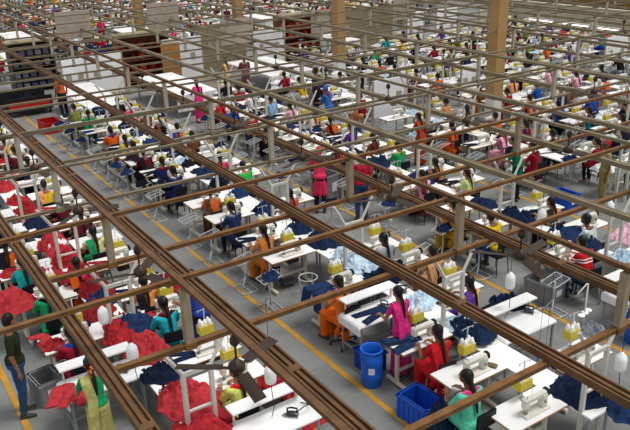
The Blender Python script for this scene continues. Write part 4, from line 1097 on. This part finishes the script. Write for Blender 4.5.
for i, (x, y, z0) in enumerate(((-32.4, 9.05, 2.5), (-32.4, 13.1, 2.5), (-30.6, 15.75, 1.7), (-29.6, 19.95, 1.8), (-30.3, 25.4, 1.9))):
    panel(x, y, z0, 1.5, 1.15, M['board'], 'beige rectangular board hanging over the cutting area, %s from the left' % ORD[i], 'hanging_board', 'board', 'hanging boards', False, True)
for x, y, z0, W, h_, mt, lab in ((-32, 10.0, .1, 1.6, 1.7, M['paper'], 'white standing panel next to the second hanging board'), (-31.6, 5.95+2.6, .1, 1.0, 1.7, M['paper'], 'white sheet panel right of the leftmost rack'),
        (-32.5, 13.9, .1, 2.0, 1.9, M['paper'], 'white sheet panel with pink cloth above cutting table'), (-33.4, 16.4, .1, 2.6, 2.2, M['tan'], 'olive-tan partition behind the third hanging board'),
        (-32.6, 18.6, .1, 1.8, 1.8, M['paper'], 'white sheet panel left of the orange-brown rack'), (-33.6, 25.2, .1, 4.2, 2.1, M['tan'], 'olive-tan partition behind the second column'),
        (-31.5, 27.2, .1, 1.2, 1.9, M['paper'], 'bright white panel right of the fourth hanging board'), (-31.5, 29.5, .1, 1.6, 1.9, M['paper'], 'white panel below the fifth hanging board'), (-19.9, 16.1, .5, 1.5, 1.3, M['paper'], 'white pocketed fabric panel right of the second column'),
        (-20.6, 20.6, .3, .9, 1.3, M['paper'], 'tall white panel left of the nearest column'), (-20.5, 29.5, .2, 1.6, 1.5, M['paper'], 'white panel at the right edge of the photo'), (-31.5, 33.2, .1, 2.4, 1.6, M['cream_wall'], 'cream panel by the partition wall')):
    panel(x, y, z0, W, h_, mt, lab, 'partition_panel', 'panel', 'standing panels')
r_ = thing('trolley', 'black trolley with red sides by the main aisle', 'trolley', (-31.0, 6.3, 0))
G().box(-.6, .6, -.9, .9, .2, .25).box(-.6, -.55, -.9, .9, .25, .9).box(.55, .6, -.9, .9, .25, .75).build('body', M['black'], r_)
G().box(.6, .63, -.8, .8, .35, .6).build('red_panel', M['red'], r_)
for sx in (-1, 1):
    for sy in (-1, 1): G().tube([(sx*.45, sy*.8-.03, .1), (sx*.45, sy*.8+.03, .1)], .1, 12).build('wheel', M['dark'], r_)
g = heap(BIGH[0], -31.0, 6.3, .26, 'black', 'black garments heaped in the trolley by the main aisle', None, sz=1.8)
r_ = thing('wood_board', 'light wooden board leaning beside the red bundle rack', 'board', (-32.0, 13.2-.4+.3, 0)); G().box(-.02, .02, -.45, .45, .3, 1.9, b=.005).build('board', M['wood'], r_)
g = G()
for s in (-1, 1): g.box(-.03, .03, s*.42-.02, s*.42+.02, 0, .3)
g.build('foot', M['wood'], r_)
# right far corner: blue bins and lit tubes
for i, (x, y) in enumerate(((-34.0, 39.8), (-32.3, 40.3), (-31.2, 40.5), (-29.5, 40.7), (-28.3, 39.8))):
    crate(x, y, .1*i, .75, .6, .8, M['bluedark'], 'blue bin %s on the grey floor beyond the partition' % ['farthest left', 'second from left', 'in the middle', 'second from right', 'farthest right'][i], 'blue bins beyond the partition')
for i, (x, y) in enumerate(((-21.1, 25.0), (-19.3, 24.95), (-17.6, 24.9), (-15.9, 24.85))):
    r_ = thing('tube_light', 'lit white tube lamp below the cable tray, %s of the four at upper right' % ['leftmost', 'second', 'third', 'rightmost'][i], 'light', (x, y, 2.77), 0, 'lit tube lamps')
    G().box(-.65, .65, -.05, .05, .02, .07).build('batten', M['frame'], r_)
    G().tube([(-.6, 0, 0), (.6, 0, 0)], .025, 8).build('tube', M['lamp'], r_)
    for q in (-.5, .5): G().tube([(q, 0, .07), (q, 0, .75)], .008, 5).build('hanger', M['post_far'], r_)

# ------------------------------------------------------------ tidy up unused prototypes
for r_ in [yk, fan, TABLE, MACH, STAND, CHAIR, STOOL, CLAMP, ITAB, IRON, JUG]+list(P_NEAR.values())+list(P_MID.values())+list(P_STAND.values()):
    if r_.name not in USED:
        for c in list(r_.children): bpy.data.objects.remove(c)
        bpy.data.objects.remove(r_)

# ------------------------------------------------------------ light
w = bpy.data.worlds.new('world'); bpy.context.scene.world = w; w.use_nodes = True
w.node_tree.nodes['Background'].inputs[0].default_value = (.93, .97, 1, 1); w.node_tree.nodes['Background'].inputs[1].default_value = .72
sl = bpy.data.lights.new('sun', 'SUN'); sl.energy = 2.9; sl.angle = math.radians(22); sl.color = (1, .97, .92)
so = bpy.data.objects.new('added_sun', sl); C.objects.link(so); so.rotation_euler = (math.radians(-18), math.radians(14), 0)  # soft sun added overhead, standing in for the hall's tube lighting
sc = bpy.context.scene
sc.view_settings.view_transform = 'Standard'; sc.view_settings.look = 'None'; sc.view_settings.exposure = 0; sc.view_settings.gamma = 1
sc.cycles.max_bounces = 5; sc.cycles.diffuse_bounces = 3
print('OBJECTS', len(C.objects), 'stations', len(ST))
